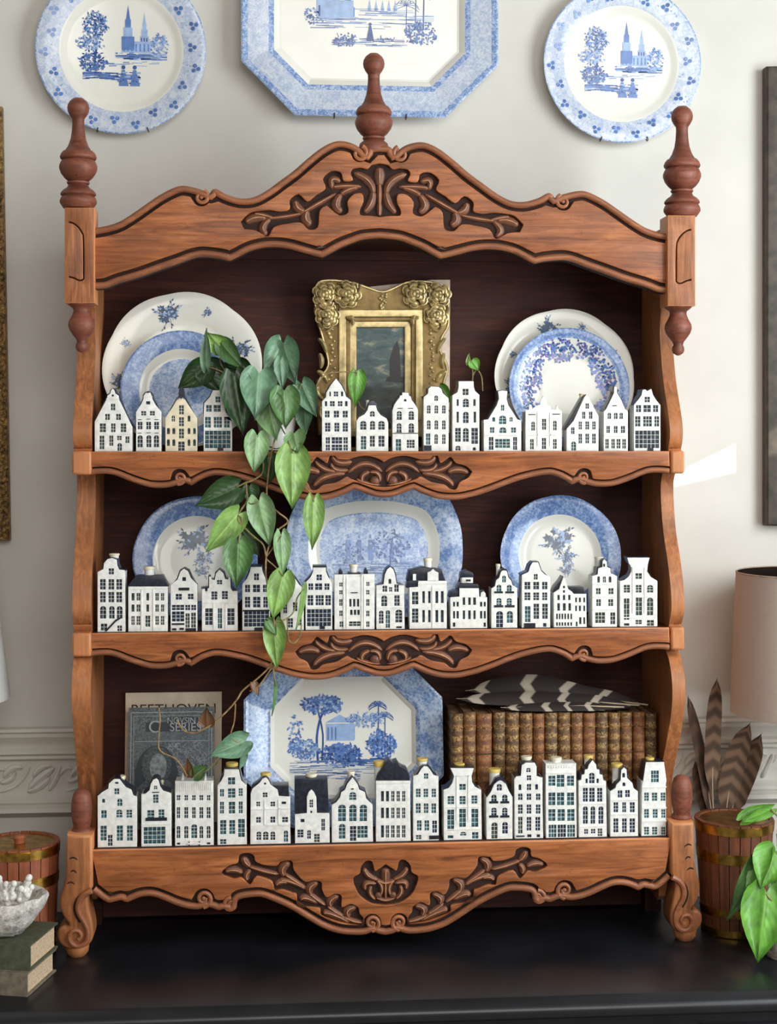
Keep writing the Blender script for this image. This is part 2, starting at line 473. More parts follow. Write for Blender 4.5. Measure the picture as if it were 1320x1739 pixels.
def rail(name, top, bot, holes, lobes, balls, volutes, top_bead, grounds=(), split=None, grain='wood', thick=.022, bead_r=.0058, groove=.0168, parts_parent=hutch):
    """top, bot: polylines left to right in (x, z)"""
    base = panel_obj(name, [top + bot[::-1]], .004, .004 + thick, M['wood_ground'], parts_parent)
    def dense(L, n=400):
        out = []
        for i in range(len(L) - 1):
            k_ = max(1, int(hypot(L[i + 1][0] - L[i][0], L[i + 1][1] - L[i][1]) / .0025))
            out += [(L[i][0] + (L[i + 1][0] - L[i][0]) * j / k_, L[i][1] + (L[i + 1][1] - L[i][1]) * j / k_) for j in range(k_)]
        return out + [L[-1]]
    tp = dense(clean_offset(top, -groove)) if top_bead else top
    bp = dense(clean_offset(bot, groove))
    for c, r, up in grounds:                          # dark sunk ring round each volute
        if up: tp = [(x, min(z, c[1] - math.sqrt(max(0, r * r - (x - c[0]) ** 2)) if abs(x - c[0]) < r else z)) for x, z in tp]
        else: bp = [(x, max(z, c[1] + math.sqrt(max(0, r * r - (x - c[0]) ** 2)) if abs(x - c[0]) < r else z)) for x, z in bp]
    panel_obj('raised_panel', [tp + bp[::-1]] + holes, -.0035, .006, M[grain], base, bevel=.0014, local=True)
    bd = clean_offset(bot, bead_r * .95)
    MB().tube([(x, .001, z) for x, z in bd], bead_r, 10).build('lower_bead', M['wood_mould'], base, local=True)
    if top_bead:
        bd = clean_offset(top, -bead_r * .95)
        MB().tube([(x, .001, z) for x, z in bd], bead_r, 10).build('upper_bead', M['wood_mould'], base, local=True)
    # one carving per separate sunk field
    fields = {}
    for p, w in lobes:
        xm = sum(q[0] for q in p) / len(p)
        fields.setdefault(0 if not split else (-1 if xm < split[0] else (1 if xm > split[1] else 0)), ([], []))[0].append((p, w))
    for c, r in balls:
        fields.setdefault(0 if not split else (-1 if c[0] < split[0] else (1 if c[0] > split[1] else 0)), ([], []))[1].append((c, r))
    for k_, (ls, bs) in fields.items():
        mb = MB()
        for p, w in ls:
            mb.lobe(p, w * 1.2, .0045, .0056)
            cv = bez(p, 12)
            mb.tube([(x, -.0014, z) for x, z in cv[1:-1]], [.0011 * (1.15 - abs(i - 5) / 7) for i in range(len(cv) - 2)], 6, mi=1)
        for c, r in bs: mb.ball((c[0], .002, c[1]), r, 14, 8, sy=.6)
        mb.build('carving', [M['wood_carve'], M['wood_ridge']], base, local=True, angle=60)
    for c, r, a0, tn in volutes:
        v = MB().tube([(x, -.0005, z) for x, z in spiral(c, r, r * .28, a0, tn)], [r * .34 - r * .16 * i / 26 for i in range(27)], 8)
        v.ball((c[0], .000, c[1]), r * .3, 12, 8, sy=.7)
        v.build('volute', M['wood_mould'], base, local=True)
    return base

# ---- top rail
T1 = [(158, 388), (180, 384), (202, 377), (225, 363), (248, 347), (270, 332), (293, 320), (309, 315.5), (327, 318), (345, 323.5), (357, 329)]
T2 = [(357, 329), (360, 323), (368, 321), (384, 330), (408, 337), (431, 335), (454, 323), (476, 307), (499, 290), (522, 270), (545, 252), (565, 241.6), (581, 239.5), (599, 244), (612, 252), (622, 262)]
T3 = [(622, 262), (625, 252), (631, 248), (645, 247)]
Lt = cr(T1, 4)[:-1] + cr(T2, 4)[:-1] + cr(T3, 3)
B1 = [(158, 491), (180, 489), (202, 481), (236, 471), (270, 459), (305, 447), (327, 439), (345, 436), (373, 439), (390, 443.5)]
B2 = [(390, 443.5), (404, 437), (424, 427), (447, 421), (470, 420), (492, 423), (517, 430), (535, 435), (547, 437.5)]
B3 = [(547, 437.5), (558, 432), (576, 422), (595, 414), (617, 407), (645, 404.5)]
Lb = cr(B1, 4)[:-1] + cr(B2, 4)[:-1] + cr(B3, 4)
cxT = XZ(645, 300)[0]; xr = XZ(1140, 430)[0]; xl = XZ(158, 430)[0]
kT = (xr - cxT) / (cxT - xl)
def full(L, cx, k):
    w = plane(L); w[-1] = (cx, w[-1][1])
    return w + mirror(w[:-1], cx, k)[::-1]
g_up = [(85, 690), (140, 632), (200, 612), (300, 604), (380, 614), (448, 596), (450, 530), (515, 485), (580, 538), (650, 490), (718, 440), (698, 370), (760, 315), (830, 325), (852, 385), (920, 380),
        (905, 332), (922, 298), (980, 288), (1030, 296), (1062, 268), (1121, 255)]
g_dn = [(1121, 655), (1050, 645), (980, 640), (975, 600), (1000, 540), (990, 482), (930, 484), (880, 540), (885, 620), (820, 642), (750, 590), (720, 572), (672, 612), (658, 730), (590, 747), (530, 697), (420, 707), (330, 732), (285, 800), (200, 757), (110, 745)]
def hole_sym(up, dn, o, s, cx, k):
    u = plane(zoompts(o, s, up)); d = plane(zoompts(o, s, dn))
    u[-1] = (cx, u[-1][1]); d[0] = (cx, d[0][1])
    return cr(u, 3) + mirror(cr(u, 3)[:-1], cx, k)[::-1] + mirror(cr(d, 3), cx, k)[1:] + cr(d, 3)[::-1][:-1] if False else \
        u + mirror(u[:-1], cx, k)[::-1] + mirror(d[1:], cx, k)[::-1] + d if False else _ring(u, d, cx, k)
def _ring(u, d, cx, k):
    # u: left tip -> centre top ; d: centre bottom -> left
    U = cr(u, 3); D = cr(d, 3)
    right_top = mirror(U[:-1], cx, k)[::-1]          # centre top -> right tip
    right_bot = mirror(D[1:], cx, k)[::-1]           # right tip -> centre bottom
    return U + right_top + right_bot + D
def lob(o, s, lst, cx=None, k=1.0, both=True):
    out = []
    for p, w in lst:
        q = plane(zoompts(o, s, p)); W = w / s * .001
        out.append((q, W))
        if both: out.append((mirror(q, cx, k), W))
    return out
topL = [([(120, 695), (180, 640), (275, 662)], 62), ([(182, 630), (240, 632), (330, 662)], 36), ([(282, 785), (205, 735), (305, 665)], 56), ([(280, 665), (420, 655), (545, 625)], 34),
        ([(495, 530), (490, 600), (565, 610)], 62), ([(612, 705), (540, 675), (585, 600)], 70), ([(540, 622), (660, 555), (795, 475)], 36),
        ([(830, 385), (735, 340), (770, 440)], 52), ([(770, 430), (860, 415), (985, 425)], 40), ([(842, 612), (755, 575), (835, 480)], 66), ([(830, 485), (880, 440), (960, 432)], 44),
        ([(930, 325), (1075, 370), (1075, 480)], 60), ([(1075, 460), (1075, 560), (1005, 618)], 60)]
topC = [([(1121, 282), (1121, 340), (1121, 420)], 74), ([(1121, 400), (1121, 480), (1121, 570)], 40), ([(1121, 545), (1121, 600), (1121, 645)], 40)]
v1 = plane([(342, 335)])[0]; v2 = plane([(611, 261)])[0]
hol = [_ring(plane(zoompts((390, 220), 4.4, g_up))[:-1] + [(cxT, plane(zoompts((390, 220), 4.4, g_up))[-1][1])],
             [(cxT, plane(zoompts((390, 220), 4.4, g_dn))[0][1])] + plane(zoompts((390, 220), 4.4, g_dn))[1:], cxT, kT)]
def vol_pair(c, r, a0, tn, cx, k):
    return [(c, r, a0, tn), (mirror([c], cx, k)[0], r, pi - a0, -tn)]
def hole_pair(c, r, cx, k): return [circle(c, r), circle(mirror([c], cx, k)[0], r)]
rail('top_rail', full(Lt, cxT, kT), full(Lb, cxT, kT), hol,
     lob((390, 220), 4.4, topL, cxT, kT) + lob((390, 220), 4.4, topC, both=False), [],
     vol_pair(v1, .0120, 1.2, -1.2, cxT, kT) + vol_pair(v2, .0130, 1.2, -1.2, cxT, kT), True,
     grounds=[(c, r_, True) for p_, r_ in ((v1, .0155), (v2, .0145)) for c in (p_, mirror([p_], cxT, kT)[0])])

# ---- shelf rails
S1 = [(153, 806), (177, 804.5), (195, 807), (218, 816), (241, 824), (259, 828), (282, 828), (300, 824), (309, 820), (318, 821), (325, 825.5)]
S2 = [(325, 825.5), (339, 816), (354, 809.5), (368, 807), (391, 810), (423, 818), (458, 831), (487, 841), (507, 846), (529, 849.5), (556, 848), (580, 841), (602, 831)]
S3 = [(602, 831), (616, 836), (636, 843), (651, 845)]
Ls = cr(S1, 4)[:-1] + cr(S2, 4)[:-1] + cr(S3, 4)
cxS = XZ(652, 800)[0]
kS = (XZ(1136, 800)[0] - cxS) / (cxS - XZ(153, 800)[0])
sb = full(Ls, cxS, kS)
st = [(x, Z1) for x, z in (sb[0], sb[-1])]
O5, s5 = (500, 755), 4.125
gs_up = [(622, 122), (680, 94), (760, 78), (830, 90), (880, 104), (945, 100), (970, 80), (1003, 80), (1022, 128), (1060, 108), (1095, 88), (1132, 130), (1200, 150), (1243, 190)]
gs_dn = [(1243, 190), (1215, 232), (1160, 262), (1132, 312), (1090, 310), (1050, 280), (960, 262), (890, 225), (860, 236), (830, 248), (770, 270), (700, 290), (622, 298)]
u = plane(zoompts(O5, s5, gs_up)); d = plane(zoompts(O5, s5, gs_dn))
u[0] = (cxS, u[0][1]); d[-1] = (cxS, d[-1][1])
half = cr(u, 3)[:-1] + cr(d, 3)
hs = half + mirror(half[1:-1], cxS, kS)[::-1]
shL = [([(655, 262), (650, 180), (730, 196)], 34), ([(725, 192), (800, 210), (775, 262)], 36), ([(640, 190), (760, 78), (875, 195)], 38), ([(850, 118), (965, 150), (985, 78)], 46),
       ([(875, 178), (985, 195), (995, 130)], 34), ([(960, 187), (1062, 182), (1105, 115)], 36), ([(1075, 197), (1140, 155), (1222, 198)], 48), ([(900, 203), (1065, 205), (1115, 290)], 44), ([(820, 240), (760, 275), (650, 285)], 26)]
sballs = plane(zoompts(O5, s5, [(690, 255)]))
vS = plane([(305, 812)])[0]
def shelf_rail(name, dz):
    mv = lambda L: [(x, min(z, Z1 - .0075) + dz if L is not st else z + dz) for x, z in L]
    lob_ = [(mv(p), w) for p, w in lob(O5, s5, shL, cxS, kS)]
    bl = [(p, .0085) for p in mv(sballs + mirror(sballs, cxS, kS))]
    c = (vS[0], vS[1] + dz)
    return rail(name, mv(st), mv(sb), [mv(hs)], lob_, bl,
                vol_pair(c, .0100, -1.9, 1.25, cxS, kS), False, grounds=[(q, .0155, False) for q in (c, mirror([c], cxS, kS)[0])], bead_r=.005, groove=.0122)
shelf_rail('shelf_rail', 0.0)
shelf_rail('shelf_rail', Z2 - Z1)

# ---- bottom rail
A1 = [(156, 1514), (172, 1526.6), (185, 1533), (197, 1530.7), (207, 1529), (213, 1535.5)]
A2 = [(213, 1535.5), (222, 1530), (240, 1523.5), (258, 1522.5), (277, 1528.6), (297, 1537), (318, 1543), (336, 1544.5), (352, 1541), (362, 1543), (372, 1547)]
A3 = [(372, 1547), (380, 1544), (391, 1548), (401, 1543), (404, 1530), (412, 1526), (429, 1523.6), (445, 1524), (472, 1534), (497, 1546), (524.5, 1563), (552, 1578), (579, 1586), (604, 1588), (620, 1587), (634, 1582)]
A4 = [(634, 1582), (643, 1586), (655, 1588)]
La = cr(A1, 4)[:-1] + cr(A2, 4)[:-1] + cr(A3, 4)[:-1] + cr(A4, 3)
cxB = XZ(655, 1500)[0]
kB = (XZ(1140, 1450)[0] - cxB) / (cxB - XZ(156, 1450)[0])
bb = full(La, cxB, kB)
bt = [(bb[0][0], Z3), (bb[-1][0], Z3)]
O6, s6 = (370, 1410), 4.4
gb = [(30, 315), (90, 260), (150, 240), (162, 185), (215, 168), (268, 185), (282, 230), (350, 258), (440, 263), (470, 233), (552, 228), (565, 290), (620, 358), (660, 383), (720, 373), (773, 388), (778, 440), (812, 498), (870, 473), (922, 488),
      (925, 572), (990, 548), (1047, 573), (1058, 618), (1085, 652), (1080, 700), (1000, 700), (900, 678), (775, 632), (768, 590), (740, 575), (605, 556), (590, 480), (560, 465), (485, 440), (428, 442), (415, 400), (390, 370), (290, 342), (240, 402), (180, 352), (120, 357)]
gbp = cr(plane(zoompts(O6, s6, gb)), 3, True)
gc_l = [(1254, 252), (1205, 285), (1172, 300), (1152, 233), (1108, 228), (1070, 270), (1060, 320), (1013, 355), (1030, 430), (1070, 492), (1150, 542), (1254, 556)]
gl = plane(zoompts(O6, s6, gc_l)); gl[0] = (cxB, gl[0][1]); gl[-1] = (cxB, gl[-1][1])
glc = cr(gl, 3); gcp = glc + mirror(glc[1:-1], cxB, kB)[::-1]
btL = [([(55, 312), (120, 280), (185, 322)], 52), ([(195, 200), (195, 245), (245, 272)], 56), ([(225, 375), (195, 335), (245, 298)], 46), ([(230, 270), (340, 310), (455, 330)], 38), ([(540, 245), (450, 280), (500, 345)], 62), ([(460, 372), (560, 375), (655, 440)], 42),
       ([(438, 415), (450, 375), (525, 392)], 44), ([(500, 330), (580, 380), (655, 430)], 36), ([(750, 392), (655, 420), (700, 485)], 60), ([(622, 525), (635, 480), (745, 545)], 54), ([(680, 470), (740, 520), (805, 562)], 38), ([(905, 492), (810, 520), (850, 575)], 58), ([(820, 568), (870, 610), (940, 642)], 36),
       ([(785, 615), (850, 615), (985, 688)], 54), ([(1038, 575), (930, 590), (985, 655)], 60), ([(940, 648), (1020, 690), (1090, 690)], 36)]
bcL = [([(1095, 285), (1105, 350), (1200, 372)], 44), ([(1185, 372), (1250, 420), (1215, 490)], 36), ([(1105, 450), (1075, 375), (1185, 402)], 40), ([(1150, 420), (1110, 470), (1180, 520)], 36)]
bcC = [([(1254, 285), (1254, 340), (1254, 400)], 66), ([(1185, 368), (1254, 420), (1323, 368)], 36), ([(1180, 500), (1254, 545), (1328, 500)], 34), ([(1254, 380), (1254, 440), (1254, 520)], 24)]
bcv = plane(zoompts(O6, s6, [(1200, 490)]))
w1 = plane([(346, 1526)])[0]; w2 = plane([(392, 1536)])[0]; w3 = plane([(632, 1567)])[0]
rail('bottom_rail', bt, bb, [gbp, mirror(gbp, cxB, kB)[::-1], gcp],
     lob(O6, s6, btL, cxB, kB) + lob(O6, s6, bcL, cxB, kB) + lob(O6, s6, bcC, both=False), [(p, .006) for p in bcv + mirror(bcv, cxB, kB)],
     vol_pair(w1, .0135, -1.6, 1.3, cxB, kB) + vol_pair(w2, .0120, 1.5, 1.3, cxB, kB) + vol_pair(w3, .0130, -1.6, 1.3, cxB, kB), False,
     grounds=[(q, r_, False) for p_, r_ in ((w1, .0175), (w2, .0155), (w3, .0155)) for q in (p_, mirror([p_], cxB, kB)[0])], split=(cxB - .045, cxB + .045))

# ---- boards
XL, XRr = XZ(155, 800)[0], XZ(1139, 800)[0]
for z in (Z1, Z2, Z3):
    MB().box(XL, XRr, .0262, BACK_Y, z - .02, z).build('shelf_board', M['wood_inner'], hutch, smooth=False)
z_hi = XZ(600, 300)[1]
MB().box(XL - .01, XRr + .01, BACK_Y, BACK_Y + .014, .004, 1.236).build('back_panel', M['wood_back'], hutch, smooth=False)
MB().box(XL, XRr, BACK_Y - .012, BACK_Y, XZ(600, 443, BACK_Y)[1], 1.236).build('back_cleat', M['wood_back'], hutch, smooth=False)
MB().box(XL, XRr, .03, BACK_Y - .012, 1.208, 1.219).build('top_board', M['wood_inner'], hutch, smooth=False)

# ---- wavy side boards (profile in depth over height)
prof_px = [(380, .030), (505, .060), (560, .072), (600, .064), (650, .046), (700, .016), (728, .004), (748, .006), (762, .016), (767, .016),
           (810, .058), (835, .066), (870, .060), (910, .046), (955, .018), (1000, -.002), (1035, -.006), (1060, .010), (1066, .012),
           (1102, .040), (1120, .012), (1150, -.008), (1185, -.012), (1220, .000), (1270, .030), (1315, .060), (1350, .074), (1440, .074), (1545, .080), (1552, .12)]
for x0, x1, pxs in ((XL - .031, XL, 150), (XRr, XRr + .0230, 1145)):
    pr = []
    for py, d in cr(prof_px, 3): pr.append((d, P(pxs, py, 0).z + 0.0))
    poly = pr + [(BACK_Y + .014, pr[-1][1]), (BACK_Y + .014, pr[0][1])]
    n = len(poly)
    vv = [(x, y, z) for x in (x0, x1) for y, z in poly]
    me = MB().add(vv, [tuple(range(n)), tuple(range(2 * n - 1, n - 1, -1))] + [(i, (i + 1) % n, (i + 1) % n + n, i + n) for i in range(n)]).mesh('side_board', [M['wood_v']], True, 30)
    o = link('side_board', me, hutch)
    bv = o.modifiers.new('edge', 'BEVEL'); bv.width = .004; bv.segments = 2; bv.limit_method = 'ANGLE'; bv.angle_limit = radians(50)
    for z in (Z1, Z2):
        b = MB().box(x0 - .0005, x1 + (.001 if x0 < 0 else .0005), -.006, .06, z - .0385, z + .001).build('side_block', M['wood_v'], hutch, smooth=True)
        bv = b.modifiers.new('edge', 'BEVEL'); bv.width = .004; bv.segments = 2

# ---- corner posts, finials, pendants, feet
def scl(prof, s, flip=1): return [(r * s, h * s) for r, h in prof]
FIN = [(0, 165.5), (8, 167), (14, 172), (17.5, 178), (18.5, 184), (17.5, 190), (14, 197), (10.3, 202), (10, 210), (11, 224), (12.8, 236), (17, 248), (22, 256), (25.5, 257.5), (28.5, 261), (31, 267), (30, 270.5), (27, 272),
       (29, 275), (32, 282), (32, 287), (29, 295), (23, 303), (17, 308), (19, 309.5), (19, 312), (16.5, 314), (19, 319), (25, 323), (29.5, 328), (30, 331), (27, 334), (29, 336), (31, 341), (31, 345), (27, 351), (25, 354)]
def finial(px, dy, Y, cut=None, sy=1.0):
    s = SC(px, Y)
    c = P(px, 354 + dy, Y)
    pr = [(r * s, (354 - h) * s * sy) for r, h in FIN if cut is None or h <= cut]
    if cut: zb = pr[-1][1]; pr += [(.024, zb - .006), (.026, zb - .014), (.0255, zb - .02)]
    return MB().lathe(pr, c, 32).build('finial', M['wood_turned'], hutch, angle=50)
finial(133, 0, .012); finial(1158.5, 14, .012)
fm = finial(635, 0, .020, 315); fm.location.z += P(635, 90, .02).z - P(635, 165.5, .02).z
PEND = [(22, 513), (23, 517), (20, 520), (14.5, 524), (14, 529), (17, 537), (22, 546), (23, 553), (20.5, 561), (15, 569), (9.5, 576), (8, 581), (10, 585), (10.5, 590), (8.5, 595), (3, 598.5), (0, 599)]
def pendant(px, dy, Y):
    s = SC(px, Y); c = P(px, 513 + dy, Y)
    MB().lathe([(r * s, (513 - h) * s) for r, h in PEND], c, 28).build('drop_pendant', M['wood_turned'], hutch, angle=50)
pendant(139, 0, .010); pendant(1152, 5, .010)
ACO = [(0, 1340), (8, 1341), (13.5, 1346), (16.8, 1357), (18, 1372), (17, 1387), (14.5, 1400), (14, 1405), (17, 1408), (18, 1411), (16.5, 1414), (20, 1416), (21, 1420)]
for px, dy in ((139, 0), (1158, -24)):
    s = SC(px, .02); c = P(px, 1420 + dy, .02)
    MB().lathe([(r * s, (1420 - h) * s) for r, h in ACO], c, 28).build('acorn_knob', M['wood_turned'], hutch, angle=50)

def post(px0, px1, y0, y1, side):
    # square head of the corner post with an incised panel line
    Yf = -.014
    O = plane([(px0, y1), (px0, y0), (px1, y0), (px1, y1)], Yf)
    pth = [(px0 + 7, y0 + 24), (px0 + 14, y0 + 26), (px0 + 22, y0 + 32), (px0 + 29, y0 + 42), (px0 + 31.5, y0 + 54), (px0 + 32, y1 - 50), (px0 + 31, y1 - 40), (px0 + 24, y1 - 38), (px0 + 15, y1 - 42), (px0 + 7, y1 - 44)]
    if side > 0: pth = [(px1 - (x - px0), y) for x, y in pth]
    gr = stroke_poly(plane(cr(pth, 3), Yf), .0022)
    b = panel_obj('post_head', [O], Yf + .005, .04, M['wood_ground'], hutch)
    panel_obj('post_face', [plane([(px0 - .5, y1 + .5), (px0 - .5, y0 - .5), (px1 + .5, y0 - .5), (px1 + .5, y1 + .5)], Yf), gr], Yf, .0405, M['wood_v'], b, bevel=.0014, local=True)
post(110, 160, 353, 514, -1); post(1135, 1181, 366, 519, 1)

LEG = [(113, 1418), (157, 1418), (157, 1508), (151, 1518), (150, 1532), (152, 1545), (156, 1562), (158.5, 1578), (158, 1592), (152, 1604), (140, 1611), (122, 1613), (108, 1609), (99, 1600), (96.5, 1589), (99, 1579), (107, 1573), (116, 1571), (110, 1562), (104, 1550), (101, 1537), (102, 1524), (107, 1508), (112, 1485)]
BEAD = [(156, 1512), (146, 1517), (137, 1526), (133, 1540), (136, 1553), (143, 1564), (149, 1578), (149, 1592), (143, 1602), (131, 1606), (121, 1600), (118, 1590), (124, 1581), (134, 1581), (138, 1589), (133, 1595)]
def leg(side):
    ref = 135.0
    def map_(pts, Y):
        base = plane(pts, Y)
        if side < 0: return base
        xc = XZ(ref, 1500, Y)[0]; xn = XZ(1160, 1475, Y)[0]
        return [(xn - (x - xc) * .94, z) for x, z in base]
    Yf = -.012
    body = cr(map_(LEG[:3], Yf), 1)[:-1] + cr(map_(LEG[2:], Yf), 3)
    zf = min(z for x, z in body)
    o = panel_obj('front_foot', [body], Yf, .042, M['wood_v'], hutch, bevel=.006)
    for (a, b) in (((118, 1459), (132, 1459)), ((120, 1481), (130, 1481)), ((114, 1501), (127, 1500))):
        q = map_([a, ((a[0] + b[0]) / 2, a[1] - 6), (b[0], b[1] + 2)], Yf)
        MB().lobe(q, .0034, Yf + .0002, .0006).build('chisel_cut', M['wood_ground'], o, local=True)
    bd = cr(map_(BEAD, Yf), 3)
    MB().tube([(x, Yf - .0015, z) for x, z in bd], [.0055 - .002 * i / len(bd) for i in range(len(bd))], 8).build('scroll_bead', M['wood_mould'], o, local=True)
    gv = cr(map_([(p[0] - 7 + (3 if i > 5 else 0), p[1] + 2) for i, p in enumerate(BEAD[:6])], Yf), 3)
    MB().tube([(x, Yf + .0012, z) for x, z in gv], .0026, 6).build('scroll_groove', M['wood_ground'], o, local=True)
    xm = map_([(131, 1612)], .012)[0][0]
    MB().lathe([(.0185, zf + .006), (.020, zf - .002), (.0185, .006), (.015, .0015), (.014, 0)], (xm, .013, 0), 24).build('foot_pad', M['wood_v'], o, local=True)
leg(-1); leg(1)
for x in (XL - .016, XRr + .013):
    MB().box(x - .015, x + .015, BACK_Y - .03, BACK_Y + .012, 0, .04).build('back_foot', M['wood_inner'], hutch, smooth=False)
# ================================================================== MINIATURE HOUSES
HF = .0135                                   # y of the facades
ZM = {'A': (150, 640, 5.0769), 'B': (530, 630, 6.947), 'C': (700, 630, 6.6), 'D': (880, 640, 5.0769), 'E': (150, 930, 5.0769), 'F': (390, 930, 5.0769), 'G': (620, 930, 4.889), 'H': (860, 930, 4.889),
      'I': (150, 1280, 4.714), 'J': (410, 1280, 4.714), 'K': (660, 1270, 4.889), 'L': (860, 1270, 4.552)}
def R_(y, h, items, arch=0, sty=None):       # one row of windows: (x, w) or (x, w, h)
    return [(i[0], y, i[1], i[2] if len(i) > 2 else h, arch) for i in items]
WIN_CACHE = {}
def win_mesh(w, h, arch, kind):
    """glazed pane with white glazing bars; w, h in metres"""
    key = (round(w, 4), round(h, 4), arch, kind)
    if key in WIN_CACHE: return WIN_CACHE[key]
    m = MB(); x = w / 2 + .0006; z = h / 2 + .0006
    if arch:
        poly = [(-x, -z), (x, -z), (x, z - x * .7)] + [(x * cos(a), z - x * .7 + x * .7 * sin(a)) for a in (pi * .25, pi * .5, pi * .75)] + [(-x, z - x * .7)]
    else: poly = [(-x, -z), (x, -z), (x, z), (-x, z)]
    m.prism(poly, .0011, .0022, 0)
    px_w = w * 1000; px_h = h * 1000
    if px_w >= 5.0 and px_h >= 6.5:
        b = .00026 if px_w < 12 else .0003
        nv = 1 if px_w < 13 else (2 if px_w < 20 else int(px_w / 8))
        nh = 1 if px_h < 13 else (2 if px_h < 22 else 3)
        for i in range(1, nv + 1):
            u = -w / 2 + w * i / (nv + 1); m.box(u - b, u + b, .0004, .0012, -h / 2, h / 2 - (w * .12 if arch else 0), 1)
        for i in range(1, nh + 1):
            u = -h / 2 + h * i / (nh + 1); m.box(-w / 2, w / 2, .0003, .0012, u - b, u + b, 1)
    me = m.mesh('window', [M['pane%d' % kind], M['porcelain']], False)
    WIN_CACHE[key] = me
    return me

def house(zm, poly, wins, label, group, shelf_z, roof=None, seal=None, seal_y=False, bars=(), dark=(), mat='porcelain', kind=0, doors=(), domes=(), extra=()):
    ox, oy, s = ZM[zm]; shelf_z = shelf_z + .0004
    W = lambda x, y: XZ(ox + x / s, oy + y / s, HF)
    pts = [W(x, y) for x, y in poly]
    zmin = min(z for x, z in pts); dz = shelf_z - zmin
    # straighten the base
    pts = [(x, z + dz) for x, z in pts]
    pts = [(x, shelf_z if z < shelf_z + .0045 else z) for x, z in pts]
    x0 = min(x for x, z in pts); x1 = max(x for x, z in pts); xc = (x0 + x1) / 2
    root = thing('miniature_house', label, 'miniature house', (xc, HF + .018, shelf_z), group)
    ps = SC(ox + poly[0][0] / s, HF) / s         # metres per zoom pixel
    holes = []; items = []
    eaves = None
    for (x, y, w, h, arch) in list(wins) + list(doors):
        cx, cz = W(x, y); cz += dz
        ww, hh = w * ps, h * ps
        if cz - hh / 2 < shelf_z + .0012:
            top = cz + hh / 2; cz = (top + shelf_z + .0012) / 2; hh = top - shelf_z - .0012
        if hh < .0015: continue
        ww *= 1.04; hh *= 1.03
        if cx - ww / 2 < x0 + .0022: r_ = cx + ww / 2; ww = r_ - x0 - .0022; cx = r_ - ww / 2
        if cx + ww / 2 > x1 - .0022: l_ = cx - ww / 2; ww = x1 - .0022 - l_; cx = l_ + ww / 2
        a, b = ww / 2, hh / 2
        if arch: hp = [(cx - a, cz - b), (cx + a, cz - b), (cx + a, cz + b - a * .7)] + [(cx + a * cos(t), cz + b - a * .7 + a * .7 * sin(t)) for t in (pi * .25, pi * .5, pi * .75)] + [(cx - a, cz + b - a * .7)]
        else: hp = [(cx - a, cz - b), (cx + a, cz - b), (cx + a, cz + b), (cx - a, cz + b)]
        holes.append(hp); items.append((cx, cz, ww, hh, arch))
    fa = panel_obj('facade', [pts] + holes, HF, HF + .0035, M[mat], root, bevel=.0003, angle=30)
    # body behind the facade, to the eaves
    body_z = max(z for x, z in pts if abs(x - x0) < .004 or abs(x - x1) < .004)
    lo = min(max(z for x, z in pts if abs(x - x0) < .004), max(z for x, z in pts if abs(x - x1) < .004))
    MB().box(x0 + .0006, x1 - .0006, HF + .0033, HF + .036, shelf_z, max(lo, shelf_z + .02)).build('body', M[mat], root, smooth=False)
    zt = max(z for x, z in pts)
    if roof is None:                              # pitched roof behind the gable, a little proud of its slopes
        xa = max((p for p in pts), key=lambda p: p[1])[0]
        up = [p for p in pts if p[1] > lo + .001]
        if len(up) >= 2 and zt - lo > .008:
            hull = []
            for x, z in up:
                dx = (x - xa); hull.append((xa + dx * 1.0 + (0.0016 if dx > 0 else -0.0016 if dx < 0 else 0), z + .0012))
            left = min(up)[0]; right = max(up)[0]
            poly2 = [(min(left, x0 + .001) + .001, lo)] + hull + [(max(right, x1 - .001) - .001, lo)]
            panel_obj('roof', [poly2], HF + .0035, HF + .030, M['navy'], root, bevel=0)
    else:
        for r in roof:
            rp = [W(x, y) for x, y in r]; rp = [(x, z + dz) for x, z in rp]
            panel_obj('roof', [rp], HF + .0035, HF + .034, M['navy'], root, bevel=.0012)
    for i, (cx, cz, ww, hh, arch) in enumerate(items):
        nm = 'door' if i >= len(wins) else 'window'
        o = link(nm, win_mesh(ww, hh, arch, (kind + (1 if nm == 'door' else 0)) % 4), root)
        o.matrix_parent_inverse = Matrix.Translation(-Vector(root['_b'])); o.location = (cx, HF + .0004, cz)
    for (x, y, w, h) in bars:                     # white cornices
        cx, cz = W(x, y); MB().box(max(x0 + .0002, cx - w * ps / 2), min(x1 - .0002, cx + w * ps / 2), HF - .0013, HF + .0004, cz + dz - h * ps / 2, cz + dz + h * ps / 2).build('cornice', M[mat], root, smooth=False)
    for (x, y, w, h) in dark:                     # dark painted bands, signs and steps
        cx, cz = W(x, y); za = max(cz + dz - h * ps / 2, shelf_z + .0003)
        MB().box(cx - w * ps / 2, cx + w * ps / 2, HF - .0012, HF + .0004, za, max(za + .0006, cz + dz + h * ps / 2)).build('painted_band', M['navy'], root, smooth=False)
    for pl, mt in extra:
        q = [W(x, y) for x, y in pl]; q = [(x, z + dz) for x, z in q]
        panel_obj('gable_ornament', [q], HF - .0012, HF + .004, M[mt], root, bevel=0)
    for pl, mt in domes:
        q = [W(x, y) for x, y in pl]; q = [(x, z + dz) for x, z in q]
        panel_obj('rooftop', [q], HF + .006, HF + .028, M[mt], root, bevel=.001)
